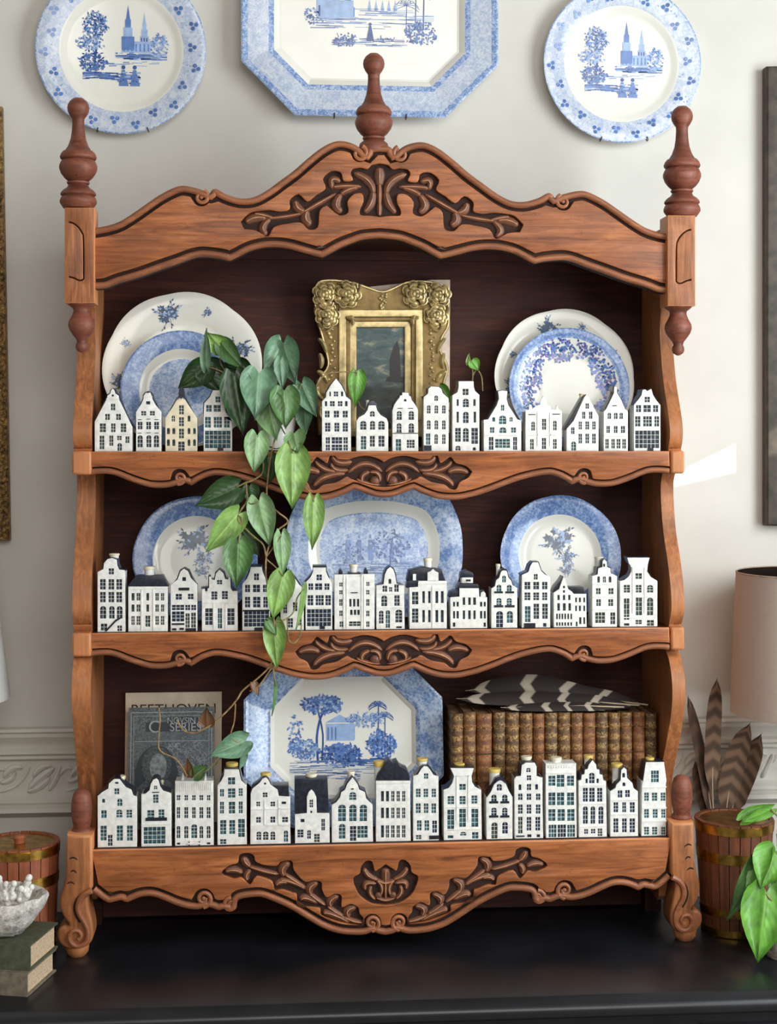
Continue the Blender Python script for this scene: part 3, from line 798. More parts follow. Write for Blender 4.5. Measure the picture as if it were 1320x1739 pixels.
    if seal:
        x, y, w, h, mt = seal
        c = P(ox + x / s, oy + y / s, HF + .022); r = w * ps / 2; hh = h * ps
        q = .030
        cap = MB().lathe([(0, hh / 2), (r * .93, hh / 2), (r, hh / 2 - .0012), (r * .96, hh * .12), (r * .8, hh * .08)], (c.x, HF + .022, c.z), 18).build('bottle_seal', M[mt], root)
        MB().lathe([(r * .86, hh * .12), (r * .84, -hh * .1), (r * .8, -hh / 2 - q)], (c.x, HF + .022, c.z), 16).build('bottle_neck', M['porcelain'], root)
    return root

G1, G2, G3 = 'delft canal house miniatures on the top shelf', 'delft canal house miniatures on the middle shelf', 'delft canal house miniatures on the bottom shelf'
# ---- top shelf
house('A', [(55, 640), (55, 385), (160, 185), (165, 160), (190, 140), (195, 115), (210, 98), (225, 115), (232, 140), (262, 160), (262, 185), (380, 430), (380, 640)],
      R_(158, 18, [(210, 18)], 1) + R_(258, 55, [(213, 36)]) + R_(343, 50, [(165, 38), (260, 38)]) + R_(437, 72, [(125, 50), (215, 36), (303, 45)]) + [(117, 563, 38, 112, 0), (198, 548, 32, 85, 0), (268, 525, 36, 35, 0), (337, 540, 32, 55, 0)],
      'white miniature house with wide triangular gable, first at left on the top shelf', G1, Z1, doors=[(270, 603, 36, 66, 1)], kind=3, bars=[(212, 187, 112, 6), (218, 488, 320, 4)])
house('A', [(412, 640), (412, 300), (455, 235), (475, 190), (478, 160), (495, 135), (515, 125), (535, 135), (548, 165), (555, 195), (580, 240), (630, 300), (630, 640)],
      [(515, 222, 34, 26, 0)] + R_(312, 36, [(477, 40), (552, 40)]) + R_(418, 62, [(446, 38), (520, 38), (588, 38)]) + R_(553, 100, [(446, 42), (522, 40), (587, 42)], 1),
      'white miniature house with round-topped neck gable, second from left on the top shelf', G1, Z1, kind=0, dark=[(445, 366, 30, 5), (520, 362, 34, 5), (590, 366, 34, 5), (445, 482, 30, 5), (520, 480, 34, 5), (590, 482, 34, 5), (515, 130, 24, 12)], bars=[(515, 170, 78, 6)])
house('A', [(665, 640), (665, 350), (720, 270), (760, 200), (785, 170), (790, 110), (800, 85), (812, 110), (820, 170), (850, 220), (940, 355), (940, 640)],
      R_(283, 75, [(803, 38)]) + R_(385, 75, [(803, 40)]) + R_(487, 80, [(803, 40)]) + R_(357, 50, [(733, 26), (868, 22)], 1) + R_(465, 50, [(690, 24), (737, 24), (868, 22), (915, 22)], 1) + R_(565, 55, [(690, 24), (737, 24), (868, 22), (915, 22)], 1),
      'cream miniature warehouse with spiky dark gable tip, third from left on the top shelf', G1, Z1, mat='porcelain_cream', doors=[(803, 598, 52, 80, 0)], kind=3, extra=[([(770, 200), (785, 165), (790, 105), (800, 80), (812, 105), (822, 165), (832, 195), (815, 175), (802, 190), (788, 178)], 'navy')])
house('A', [(995, 640), (995, 310), (1000, 225), (1050, 170), (1075, 115), (1165, 115), (1170, 230), (1185, 300), (1240, 380), (1240, 640)],
      [(1118, 193, 40, 48, 0), (1040, 270, 45, 55, 0), (1112, 270, 58, 55, 0)] + R_(390, 88, [(1030, 50), (1117, 66), (1195, 45)]) + [(1115, 538, 212, 145, 0)],
      'white miniature house with glazed shopfront, right beside the trailing plant on the top shelf', G1, Z1, kind=1, bars=[(1118, 455, 236, 8)], dark=[(1140, 622, 50, 26)])
house('B', [(118, 945), (118, 355), (165, 310), (170, 255), (225, 160), (285, 88), (345, 165), (390, 255), (400, 300), (455, 340), (462, 945)],
      R_(270, 55, [(283, 48), (214, 16), (355, 24)]) + R_(385, 58, [(165, 26), (240, 52), (332, 50), (405, 28)]) + R_(508, 75, [(180, 52), (288, 58), (392, 56)]) + R_(662, 100, [(185, 58), (293, 54), (393, 58)]) + R_(818, 72, [(187, 46), (294, 118), (397, 48)]) + R_(902, 66, [(187, 46), (294, 118), (397, 48)]),
      'tall white miniature house with pointed gable, left in front of the gold frame', G1, Z1, kind=2)
house('B', [(525, 945), (525, 590), (555, 545), (620, 510), (655, 460), (670, 405), (752, 405), (770, 465), (810, 520), (880, 560), (900, 610), (900, 945)],
      [(712, 505, 54, 62, 1)] + R_(640, 100, [(605, 68), (714, 56), (820, 72)], 1) + R_(828, 122, [(712, 56), (820, 68)]),
      'low white miniature house with bell gable and arched windows, below the painted seascape', G1, Z1, doors=[(608, 845, 60, 150, 0)], kind=0, bars=[(712, 748, 360, 7)], domes=[([(640, 470), (660, 380), (690, 350), (715, 342), (745, 352), (770, 385), (785, 470)], 'navy')], seal=(655, 370, 40, 50, 'seal_white'))
house('B', [(950, 945), (950, 460), (970, 400), (1010, 340), (1035, 310), (1040, 290), (1065, 285), (1065, 255), (1140, 255), (1145, 290), (1165, 300), (1175, 340), (1220, 400), (1250, 455), (1255, 945)],
      [(1100, 345, 28, 28, 1)] + R_(520, 92, [(1030, 56), (1172, 60)], 1) + R_(668, 100, [(1028, 54), (1172, 60)], 1) + [(1165, 860, 88, 92, 0)],
      'white miniature house with crested gable and two windows per floor, right below the seascape', G1, Z1, doors=[(1020, 872, 60, 132, 0)], kind=0, dark=[(1102, 735, 300, 8), (1040, 440, 60, 8), (1165, 440, 60, 8), (1028, 570, 66, 8), (1172, 570, 66, 8), (1028, 722, 66, 8), (1172, 722, 66, 8)], bars=[(1102, 770, 296, 10)])
house('C', [(130, 890), (130, 285), (180, 245), (185, 190), (215, 165), (300, 170), (330, 195), (345, 240), (410, 300), (410, 890)],
      [(270, 297, 38, 58, 1)] + R_(422, 88, [(187, 38), (272, 38), (356, 38)], 1) + R_(595, 98, [(187, 38), (272, 38), (356, 38)], 1) + R_(755, 106, [(270, 36), (356, 36)], 1),
      'white miniature house with flat scrolled gable, under the dangling leaf by the gold frame', G1, Z1, doors=[(180, 755, 46, 120, 0)], kind=0, dark=[(175, 855, 85, 60)])
house('C', [(452, 890), (452, 265), (510, 230), (522, 170), (522, 108), (690, 108), (692, 170), (705, 215), (755, 260), (755, 890)],
      [(600, 227, 64, 68, 0), (512, 347, 22, 72, 0), (603, 350, 64, 92, 1), (700, 347, 26, 72, 0), (512, 510, 24, 118, 0), (603, 512, 60, 122, 1), (704, 510, 26, 118, 0), (515, 708, 60, 148, 0), (603, 708, 62, 148, 1), (702, 720, 70, 172, 0), (515, 858, 54, 54, 1), (698, 866, 34, 38, 1)],
      'tallest white miniature house on the top shelf, flat-topped neck gable, small sprout rising behind', G1, Z1, kind=0)
house('C', [(805, 885), (805, 535), (855, 530), (890, 470), (950, 370), (975, 300), (965, 215), (1015, 205), (1070, 215), (1060, 300), (1080, 370), (1130, 450), (1180, 530), (1225, 540), (1225, 885)],
      [(1015, 400, 34, 62, 0), (1015, 535, 78, 92, 1), (915, 530, 30, 48, 1), (1110, 530, 34, 48, 1), (898, 650, 46, 60, 0), (1018, 650, 76, 62, 1), (1138, 650, 52, 55, 0), (1015, 800, 160, 95, 0)],
      'broad white miniature house with steep slender gable, left edge of the right-hand top-shelf plates', G1, Z1, doors=[(887, 800, 48, 138, 0), (1155, 800, 42, 138, 0)], kind=1, bars=[(1015, 705, 410, 7)])
house('D', [(65, 630), (65, 290), (95, 270), (95, 230), (115, 230), (125, 265), (160, 240), (190, 230), (195, 190), (220, 155), (245, 190), (250, 230), (280, 240), (285, 270), (325, 275), (335, 230), (350, 270), (378, 290), (378, 630)],
      [(130, 415, 30, 75, 1), (225, 400, 34, 90, 0), (318, 410, 30, 80, 1), (120, 572, 30, 84, 0), (318, 570, 30, 80, 0)],
      'white miniature palace front with crowned attic and urns on the top shelf', G1, Z1, doors=[(224, 565, 34, 92, 0)], kind=3, bars=[(222, 490, 312, 9), (222, 285, 312, 9), (170, 440, 10, 290), (278, 440, 10, 290)], dark=[(120, 315, 60, 7), (330, 312, 66, 7)], roof=[])
house('D', [(420, 630), (420, 440), (480, 370), (570, 170), (590, 145), (610, 165), (625, 200), (695, 330), (695, 630)],
      [(597, 243, 28, 44, 0), (567, 322, 26, 58, 0), (627, 322, 28, 58, 0)] + R_(410, 66, [(537, 26), (597, 30), (655, 28)]) + R_(523, 80, [(537, 28), (597, 30), (655, 30)]) + [(473, 455, 28, 55, 0)],
      'white miniature house with lopsided long roof slope at its left on the top shelf', G1, Z1, doors=[(480, 590, 40, 80, 1)], kind=0, roof=[[(408, 450), (415, 420), (560, 165), (592, 140), (600, 170), (490, 400), (425, 445)]], seal=(545, 160, 40, 30, 'seal'))
house('D', [(740, 630), (740, 290), (760, 270), (800, 190), (828, 130), (830, 75), (850, 75), (855, 130), (890, 190), (925, 270), (948, 290), (948, 630)],
      R_(327, 52, [(788, 28), (843, 30), (890, 28)], 1) + R_(445, 58, [(778, 28), (843, 30), (905, 34)]) + R_(568, 78, [(768, 28), (820, 28), (867, 32), (915, 30)]),
      'white miniature house with needle-tipped spout gable, second from right on the top shelf', G1, Z1, kind=0, dark=[(833, 240, 36, 7)], bars=[(844, 500, 206, 10)], seal=(785, 145, 50, 45, 'seal_white'))
house('D', [(1000, 630), (1000, 235), (1040, 185), (1065, 150), (1075, 105), (1100, 100), (1115, 115), (1150, 95), (1165, 150), (1190, 190), (1228, 235), (1228, 630)],
      [(1115, 187, 44, 46, 0)] + R_(265, 58, [(1040, 42), (1114, 62), (1187, 42)]) + R_(375, 85, [(1032, 46), (1117, 72), (1198, 42)]) + [(1120, 530, 212, 146, 0)],
      'white miniature house with large slate shopfront, last at right on the top shelf', G1, Z1, kind=0, dark=[(1142, 618, 50, 26)], bars=[(1114, 440, 224, 8)])
# ---- middle shelf
house('E', [(80, 720), (80, 205), (130, 180), (135, 130), (165, 95), (205, 85), (245, 100), (250, 150), (265, 185), (315, 190), (320, 720)],
      [(198, 200, 42, 50, 0)] + R_(312, 86, [(125, 46), (198, 46), (266, 46)]) + R_(422, 86, [(125, 46), (198, 46), (266, 46)]) + R_(553, 104, [(127, 50), (203, 44), (270, 46)], 1) + [(135, 680, 52, 56, 0), (270, 692, 38, 48, 0)],
      'tall white miniature house with slanting outside stair, first at left on the middle shelf', G2, Z2, kind=0, extra=[([(140, 716), (160, 716), (240, 632), (290, 600), (290, 588), (236, 615)], 'navy')], seal=(225, 72, 92, 44, 'seal_white'))
house('E', [(345, 715), (345, 330), (685, 330), (685, 715)],
      R_(418, 62, [(385, 24), (432, 30), (512, 22), (593, 28), (640, 26)]) + R_(515, 60, [(385, 24), (432, 30), (512, 22), (593, 28), (640, 26)]) + R_(622, 74, [(385, 26), (432, 30), (593, 28), (640, 28)]),
      'wide white miniature house under a low black hipped roof on the middle shelf', G2, Z2, doors=[(513, 628, 38, 92, 0)], kind=3, roof=[[(335, 332), (410, 238), (640, 235), (692, 330)]], seal=(527, 195, 100, 70, 'seal_white'), bars=[(515, 345, 350, 14), (460, 530, 8, 350), (562, 530, 8, 350)])
house('E', [(710, 715), (710, 320), (770, 270), (795, 200), (825, 178), (860, 200), (885, 260), (940, 315), (940, 715)],
      [(826, 268, 30, 32, 0), (780, 420, 50, 48, 0), (883, 418, 46, 46, 0), (772, 513, 104, 44, 0), (857, 513, 40, 44, 0), (910, 513, 42, 44, 0), (772, 590, 104, 84, 0)],
      'white miniature house with black-edged bell gable, third from left on the middle shelf', G2, Z2, doors=[(856, 625, 34, 120, 0), (907, 622, 38, 125, 0)], kind=2, dark=[(826, 353, 92, 24), (775, 655, 108, 16), (885, 702, 90, 24), (742, 700, 36, 18), (806, 696, 36, 18)])
house('E', [(980, 710), (980, 350), (1005, 350), (1008, 380), (1025, 380), (1030, 345), (1042, 345), (1042, 245), (1060, 245), (1065, 270), (1090, 275), (1100, 220), (1130, 185), (1165, 215), (1180, 265), (1205, 270), (1215, 240), (1225, 260), (1228, 345), (1250, 380), (1285, 370), (1290, 710)],
      [(1132, 293, 42, 35, 0), (1087, 408, 48, 68, 0), (1178, 405, 48, 68, 0), (1040, 590, 60, 138, 0), (1230, 590, 58, 138, 0)],
      'white miniature house with black-outlined stepped gable, fourth from left on the middle shelf', G2, Z2, doors=[(1135, 605, 34, 168, 0)], kind=0, bars=[(1135, 470, 306, 7), (1082, 590, 8, 220), (1185, 590, 8, 220)])
house('F', [(110, 705), (110, 305), (150, 260), (175, 200), (185, 150), (275, 150), (285, 200), (310, 260), (350, 305), (350, 705)],
      [(232, 245, 40, 56, 0)] + R_(345, 62, [(155, 40), (232, 58), (307, 36)]) + R_(463, 88, [(155, 42), (234, 60), (310, 36)]) + [(235, 605, 208, 132, 0)],
      'white miniature house with black shopfront, half behind the hanging leaves on the middle shelf', G2, Z2, kind=2, dark=[(228, 152, 92, 12), (230, 535, 230, 14), (250, 692, 70, 24)])
house('F', [(440, 700), (440, 300), (480, 240), (515, 190), (560, 250), (600, 310), (640, 345), (640, 700)],
      [(528, 385, 24, 60, 0), (480, 515, 30, 80, 0), (565, 500, 36, 75, 0), (525, 640, 40, 78, 0), (605, 620, 30, 80, 0)],
      'white miniature house mostly hidden behind hanging leaves on the middle shelf', G2, Z2, kind=2)
house('F', [(655, 700), (655, 295), (700, 245), (720, 200), (720, 155), (830, 155), (832, 200), (850, 245), (885, 300), (885, 700)],
      [(773, 250, 44, 48, 0)] + R_(330, 54, [(700, 38), (768, 58), (840, 40)]) + R_(447, 84, [(697, 46), (777, 66), (850, 44)]) + [(775, 597, 205, 142, 0)],
      'white miniature house with black-capped neck gable, just right of the hanging leaves', G2, Z2, kind=2, dark=[(775, 157, 116, 12), (800, 682, 44, 26)], bars=[(770, 510, 226, 8)])
house('F', [(905, 695), (905, 225), (1000, 225), (1005, 240), (1140, 240), (1142, 220), (1250, 220), (1250, 695)],
      [(960, 310, 26, 32, 0), (960, 377, 26, 34, 0), (960, 465, 26, 55, 0), (960, 558, 26, 46, 0), (965, 652, 30, 46, 0), (1192, 305, 26, 32, 0), (1192, 377, 26, 36, 0), (1192, 465, 26, 55, 0), (1192, 560, 26, 46, 0), (1192, 652, 26, 46, 0)]
      + R_(467, 64, [(1042, 18), (1075, 18), (1108, 18)]) + R_(550, 44, [(1050, 20), (1082, 20), (1112, 20)]) + [(1080, 648, 95, 38, 0)],
      'white miniature theatre-like block with two black-tipped towers on the middle shelf', G2, Z2, kind=0, roof=[[(1005, 245), (1030, 212), (1130, 212), (1140, 245)]], dark=[(1075, 380, 60, 8)], bars=[(985, 460, 8, 460), (1010, 460, 6, 460), (1140, 460, 8, 460), (1160, 460, 6, 460)],
      domes=[([(940, 225), (945, 195), (960, 175), (975, 195), (980, 225)], 'navy'), ([(1160, 220), (1165, 190), (1180, 170), (1195, 190), (1200, 220)], 'navy')], seal=(1070, 168, 82, 50, 'seal_white'))
house('G', [(95, 660), (95, 300), (155, 290), (165, 210), (185, 165), (210, 145), (235, 165), (250, 210), (262, 285), (325, 300), (330, 660)],
      [(207, 265, 22, 40, 1), (165, 327, 36, 48, 0), (213, 332, 24, 36, 0), (262, 322, 34, 58, 0), (160, 427, 46, 86, 1), (266, 425, 42, 84, 0), (135, 562, 36, 104, 1), (281, 553, 54, 104, 1), (283, 650, 45, 22, 0)],
      'white miniature house with narrow raised centre gable, below the middle-shelf blue platter', G2, Z2, doors=[(190, 578, 34, 142, 1)], kind=0, bars=[(212, 368, 232, 7), (212, 482, 232, 7)])
house('G', [(370, 660), (370, 320), (440, 315), (445, 265), (680, 265), (680, 660)],
      [(417, 408, 50, 100, 0), (417, 553, 50, 112, 0)] + R_(400, 96, [(487, 20), (535, 20), (597, 22), (642, 22)]) + R_(558, 98, [(487, 20), (535, 20), (597, 22), (642, 22)]),
      'white miniature mansion with black mansard roof and white dormer on the middle shelf', G2, Z2, kind=0, roof=[[(350, 268), (368, 180), (480, 150), (640, 172), (672, 268)], [(345, 325), (360, 262), (445, 262), (445, 325)]],
      extra=[([(520, 262), (520, 195), (545, 185), (565, 165), (585, 185), (610, 195), (610, 262)], 'porcelain'), ([(398, 260), (398, 208), (424, 208), (424, 260)], 'porcelain')], seal=(522, 118, 76, 66, 'seal_white'), bars=[(560, 285, 240, 12), (560, 480, 6, 350)])
house('G', [(710, 660), (710, 405), (785, 400), (785, 330), (945, 330), (950, 400), (1015, 405), (1015, 660)],
      R_(437, 60, [(822, 20), (868, 20), (910, 22)]) + R_(550, 70, [(822, 18), (868, 20), (910, 18)]) + R_(462, 38, [(740, 16), (770, 18), (965, 18), (995, 16)]) + R_(550, 60, [(740, 16), (770, 18), (965, 18), (995, 16)]) + R_(632, 34, [(740, 20), (995, 18)]),
      'white miniature town hall with black cupola and side wings on the middle shelf', G2, Z2, kind=0, roof=[[(765, 335), (790, 292), (940, 296), (955, 335)], [(700, 408), (715, 360), (785, 350), (785, 408)], [(945, 408), (945, 340), (990, 345), (1020, 408)]],
      domes=[([(808, 290), (808, 240), (902, 240), (902, 290)], 'porcelain'), ([(792, 246), (800, 200), (850, 180), (900, 205), (910, 246)], 'navy')], dark=[(858, 264, 40, 16)], extra=[([(960, 402), (965, 365), (985, 355), (1000, 370), (1002, 402)], 'porcelain')])
house('G', [(1050, 655), (1050, 330), (1080, 310), (1090, 260), (1115, 240), (1130, 190), (1155, 165), (1180, 190), (1190, 235), (1215, 265), (1225, 300), (1265, 325), (1265, 655)],
      [(1155, 250, 30, 54, 1)] + R_(325, 52, [(1113, 38), (1198, 38)], 1) + R_(440, 62, [(1113, 40), (1198, 40)], 1) + [(1203, 565, 48, 95, 1)],
      'white miniature house with black balcony rails and stepped gable on the middle shelf', G2, Z2, doors=[(1118, 588, 54, 138, 1)], kind=1, dark=[(1110, 360, 72, 16), (1203, 360, 72, 16), (1110, 476, 76, 18), (1203, 476, 80, 18), (1155, 172, 44, 12)], seal=(1105, 165, 40, 60, 'seal_white'))
house('H', [(130, 650), (130, 215), (185, 190), (200, 140), (220, 110), (265, 110), (290, 180), (320, 210), (365, 230), (365, 650)],
      [(245, 230, 30, 45, 0)] + R_(303, 60, [(176, 46), (249, 46), (320, 42)]) + R_(392, 62, [(176, 46), (249, 46), (320, 40)]) + R_(516, 122, [(250, 44), (322, 44)]) + [(320, 630, 26, 30, 0)],
      'white miniature house with dark arched cellar, before the right plate of the middle shelf', G2, Z2, doors=[(178, 540, 44, 128, 0)], kind=0, dark=[(195, 632, 95, 36)])
house('H', [(395, 650), (395, 365), (440, 335), (462, 270), (478, 232), (495, 270), (515, 335), (545, 355), (560, 375), (665, 375), (668, 650)],
      [(480, 318, 16, 20, 0), (480, 355, 16, 20, 0)] + R_(405, 42, [(435, 18), (480, 18), (524, 18)]) + R_(483, 60, [(435, 20), (482, 22), (527, 20)]) + R_(562, 45, [(422, 13), (444, 13), (466, 13), (490, 13), (515, 13), (540, 13)]) + R_(625, 28, [(422, 13), (444, 13), (466, 13), (490, 13), (515, 13), (540, 13)])
      + R_(425, 38, [(580, 14), (612, 16), (648, 14)]) + R_(495, 45, [(580, 14), (612, 16), (648, 14)]) + R_(597, 55, [(615, 18), (648, 14)]),
      'shortest white miniature house on the middle shelf, with spire gable and black side roof', G2, Z2, doors=[(585, 626, 14, 40, 0)], kind=0, roof=[[(530, 322), (645, 320), (668, 378), (545, 378)], [(390, 368), (410, 320), (455, 265), (478, 228), (485, 260), (450, 340)]])
house('H', [(715, 645), (715, 225), (760, 210), (765, 160), (800, 150), (800, 100), (815, 85), (835, 105), (838, 150), (865, 160), (868, 200), (920, 225), (920, 645)],
      [(813, 135, 16, 25, 0)] + R_(252, 50, [(767, 20), (815, 24), (862, 22)], 1) + R_(350, 48, [(765, 36), (870, 40)]) + R_(445, 55, [(767, 36), (868, 38)]) + [(780, 570, 78, 85, 0)],
      'white miniature house with stepped gable, second from right on the middle shelf', G2, Z2, doors=[(885, 575, 38, 95, 0)], kind=3, bars=[(818, 290, 200, 7), (818, 395, 200, 7), (818, 500, 204, 8)], seal=(768, 88, 80, 24, 'seal_white'))
house('H', [(945, 640), (945, 265), (985, 255), (1020, 225), (1040, 185), (1040, 140), (1020, 120), (1005, 70), (1190, 70), (1175, 130), (1170, 185), (1200, 230), (1255, 262), (1255, 640)],
      [(1100, 223, 52, 46, 0), (1002, 328, 50, 62, 0), (1100, 328, 46, 62, 0), (1195, 328, 50, 62, 1), (1000, 497, 44, 172, 0), (1102, 475, 50, 142, 0), (1195, 475, 50, 142, 1), (1000, 625, 44, 20, 0), (1100, 605, 50, 34, 0), (1198, 612, 56, 46, 0)],
      'large white miniature house with wide cornice-topped neck gable, last at right on the middle shelf', G2, Z2, kind=3, bars=[(1100, 140, 140, 8), (1100, 395, 306, 7), (1100, 565, 306, 8), (1050, 340, 6, 380), (1148, 340, 6, 380)])
# ---- bottom shelf
house('I', [(75, 780), (75, 370), (110, 340), (160, 310), (165, 270), (205, 235), (250, 235), (275, 270), (300, 300), (345, 320), (360, 365), (390, 375), (390, 775)],
      [(227, 265, 26, 16, 0), (228, 333, 36, 46, 0), (122, 408, 22, 32, 1), (252, 420, 38, 58, 1), (125, 515, 40, 60, 0), (248, 510, 46, 62, 1), (328, 512, 42, 62, 0), (122, 667, 46, 115, 0), (252, 667, 46, 118, 0), (332, 667, 44, 118, 0)],
      'white miniature house with rounded stepped gable, first at left on the bottom shelf', G3, Z3, doors=[(175, 725, 34, 85, 0)], kind=1, seal=(255, 205, 90, 60, 'seal_white'))
house('I', [(425, 770), (425, 350), (455, 350), (490, 320), (500, 270), (520, 235), (545, 225), (562, 240), (575, 290), (600, 325), (655, 340), (668, 765)],
      [(538, 298, 26, 30, 1), (540, 388, 40, 65, 0), (500, 515, 52, 70, 0), (585, 510, 44, 70, 0), (530, 680, 165, 130, 0)],
      'white miniature house with dark balcony and shop window, second from left on bottom shelf', G3, Z3, kind=1, dark=[(545, 550, 170, 26), (540, 335, 56, 7)], bars=[(545, 590, 240, 10)], seal=(588, 235, 36, 50, 'seal_white'))
house('I', [(695, 755), (695, 235), (1000, 235), (1005, 745)],
      R_(370, 40, [(722, 26), (784, 26), (845, 26), (905, 28), (963, 26)]) + R_(490, 85, [(722, 24), (784, 28), (845, 26), (905, 28), (963, 28)]) + R_(645, 95, [(722, 26), (784, 30), (905, 28), (963, 28)], 1) + [(722, 738, 24, 16, 0), (963, 736, 26, 16, 0)],
      'wide white miniature house with flat balustrade and two urns on the bottom shelf', G3, Z3, doors=[(848, 638, 44, 108, 1)], kind=0, roof=[], domes=[([(742, 238), (745, 215), (752, 190), (759, 215), (762, 238)], 'porcelain'), ([(925, 238), (928, 215), (935, 190), (942, 215), (945, 238)], 'porcelain')],
      bars=[(848, 240, 312, 10), (848, 325, 308, 10), (848, 715, 90, 8), (848, 735, 110, 14)] + [(705 + i * 15.5, 285, 5, 70) for i in range(19)], dark=[(808, 730, 10, 40), (890, 730, 10, 40)])
house('I', [(1035, 745), (1035, 270), (1065, 230), (1085, 190), (1090, 140), (1205, 140), (1215, 190), (1225, 230), (1262, 265), (1270, 740)],
      [(1147, 233, 54, 56, 0), (1070, 328, 30, 58, 0), (1148, 330, 56, 72, 0), (1220, 323, 30, 60, 0), (1070, 447, 30, 92, 0), (1150, 447, 48, 92, 0), (1220, 445, 30, 92, 0), (1080, 603, 46, 110, 0), (1152, 602, 44, 108, 0), (1226, 610, 50, 140, 0), (1080, 720, 46, 40, 0)],
      'tall narrow white miniature house with yellow stopper, left before the octagonal platter', G3, Z3, kind=1, seal=(1150, 105, 100, 70, 'seal'))
house('J', [(72, 735), (75, 330), (90, 290), (150, 240), (170, 210), (195, 200), (215, 220), (235, 260), (290, 300), (300, 350), (385, 355), (395, 725)],
      [(190, 250, 16, 14, 0), (190, 340, 36, 36, 0), (135, 413, 28, 36, 0), (252, 413, 34, 36, 0), (340, 404, 34, 20, 0), (137, 540, 34, 44, 0), (252, 538, 36, 46, 0), (350, 538, 44, 40, 0), (140, 667, 36, 66, 1), (195, 667, 40, 66, 1), (252, 667, 36, 66, 1)],
      'white miniature house with bell gable and dark side roof, in front of the octagonal platter', G3, Z3, doors=[(357, 670, 32, 88, 1)], kind=0, roof=[[(245, 270), (380, 267), (384, 357), (300, 352)], [(72, 335), (86, 286), (148, 235), (172, 205), (198, 195), (220, 215), (240, 262), (190, 330)]], bars=[(232, 450, 314, 8), (232, 580, 318, 10), (185, 480, 6, 200), (298, 480, 6, 200)], seal=(195, 178, 86, 56, 'seal'))
house('J', [(430, 715), (430, 490), (525, 480), (525, 350), (540, 310), (560, 290), (580, 310), (600, 350), (605, 480), (705, 480), (708, 715)],
      [(560, 403, 26, 60, 0), (490, 540, 30, 26, 0), (655, 572, 26, 90, 0), (473, 643, 46, 60, 0), (542, 650, 28, 68, 1), (560, 470, 14, 18, 0)],
      'white miniature farmhouse under a big black ribbed roof on the bottom shelf', G3, Z3, doors=[(605, 680, 42, 66, 0)], kind=2, roof=[[(428, 490), (428, 210), (692, 208), (702, 490)]], seal=(560, 185, 96, 56, 'seal_white'))
house('J', [(725, 705), (725, 410), (760, 390), (790, 350), (800, 310), (830, 290), (850, 240), (890, 190), (930, 245), (945, 290), (990, 310), (1000, 360), (1050, 410), (1055, 705)],
      [(892, 340, 54, 62, 1)] + R_(475, 130, [(806, 58), (893, 56), (977, 56)], 1) + [(807, 622, 50, 115, 1), (970, 627, 78, 92, 0)],
      'white miniature house with three big arched green windows on the bottom shelf', G3, Z3, doors=[(895, 640, 48, 115, 0)], kind=1, dark=[(890, 282, 20, 10)], seal=(878, 165, 65, 50, 'seal_white'))
house('J', [(1078, 705), (1080, 225), (1350, 225), (1357, 705)],
      R_(348, 80, [(1130, 22), (1170, 22), (1213, 24), (1256, 24), (1300, 24)]) + R_(482, 82, [(1130, 22), (1170, 22), (1213, 24), (1256, 24), (1300, 24)]) + R_(630, 95, [(1130, 22), (1170, 24), (1213, 26), (1256, 24), (1300, 26)]),
      'white miniature house with rough black roof and tilted yellow stopper on bottom shelf', G3, Z3, kind=0, roof=[[(1078, 230), (1095, 175), (1135, 120), (1165, 70), (1190, 60), (1215, 82), (1250, 70), (1275, 110), (1330, 135), (1345, 170), (1352, 230)]], bars=[(1216, 238, 280, 14)], seal=(1102, 110, 92, 110, 'seal'))
house('K', [(205, 775), (205, 240), (245, 225), (270, 180), (295, 155), (325, 160), (350, 190), (375, 230), (415, 240), (418, 770)],
      [(312, 238, 34, 44, 0)] + R_(378, 68, [(247, 36), (310, 36), (376, 34)]) + R_(505, 78, [(247, 38), (312, 36), (376, 36)]) + [(255, 648, 36, 82, 0), (318, 648, 36, 82, 0), (250, 745, 42, 34, 0)],
      'white miniature house with rounded gable, at the right edge of the octagonal platter', G3, Z3, doors=[(383, 658, 36, 98, 0)], kind=1, dark=[(380, 745, 84, 30)], seal=(280, 112, 96, 56, 'seal'))
house('K', [(460, 768), (458, 355), (500, 340), (530, 300), (545, 240), (515, 175), (708, 175), (690, 240), (695, 290), (720, 330), (770, 355), (775, 765)],
      [(615, 330, 50, 48, 0), (518, 440, 52, 66, 0), (615, 440, 48, 66, 0), (713, 435, 46, 66, 0), (517, 605, 54, 168, 0), (615, 587, 52, 145, 0), (717, 587, 54, 145, 0), (515, 745, 44, 24, 0), (620, 718, 50, 32, 1), (720, 732, 50, 52, 0)],
      'broad white miniature house with flaring cornice gable, below the first leather books', G3, Z3, kind=1, bars=[(612, 235, 140, 8), (612, 495, 300, 7), (615, 680, 312, 8), (566, 420, 6, 380), (662, 420, 6, 380)], seal=(590, 145, 90, 36, 'seal'))
house('K', [(815, 760), (812, 420), (850, 370), (880, 300), (900, 260), (930, 245), (955, 260), (975, 300), (1000, 360), (1030, 410), (1030, 755)],
      [(920, 328, 40, 54, 1)] + R_(420, 60, [(876, 42), (966, 42)], 1) + R_(530, 64, [(876, 42), (966, 42)], 1) + [(968, 665, 44, 94, 1)],
      'small white miniature house with dark gable edge and balconies, under the amber stopper', G3, Z3, doors=[(880, 688, 48, 132, 1)], kind=2, dark=[(874, 452, 74, 18), (966, 452, 74, 18), (874, 570, 76, 18), (966, 570, 76, 18)], extra=[([(880, 300), (900, 258), (930, 243), (957, 258), (972, 295), (950, 275), (928, 268), (905, 278)], 'navy')], seal=(880, 208, 104, 76, 'seal'))
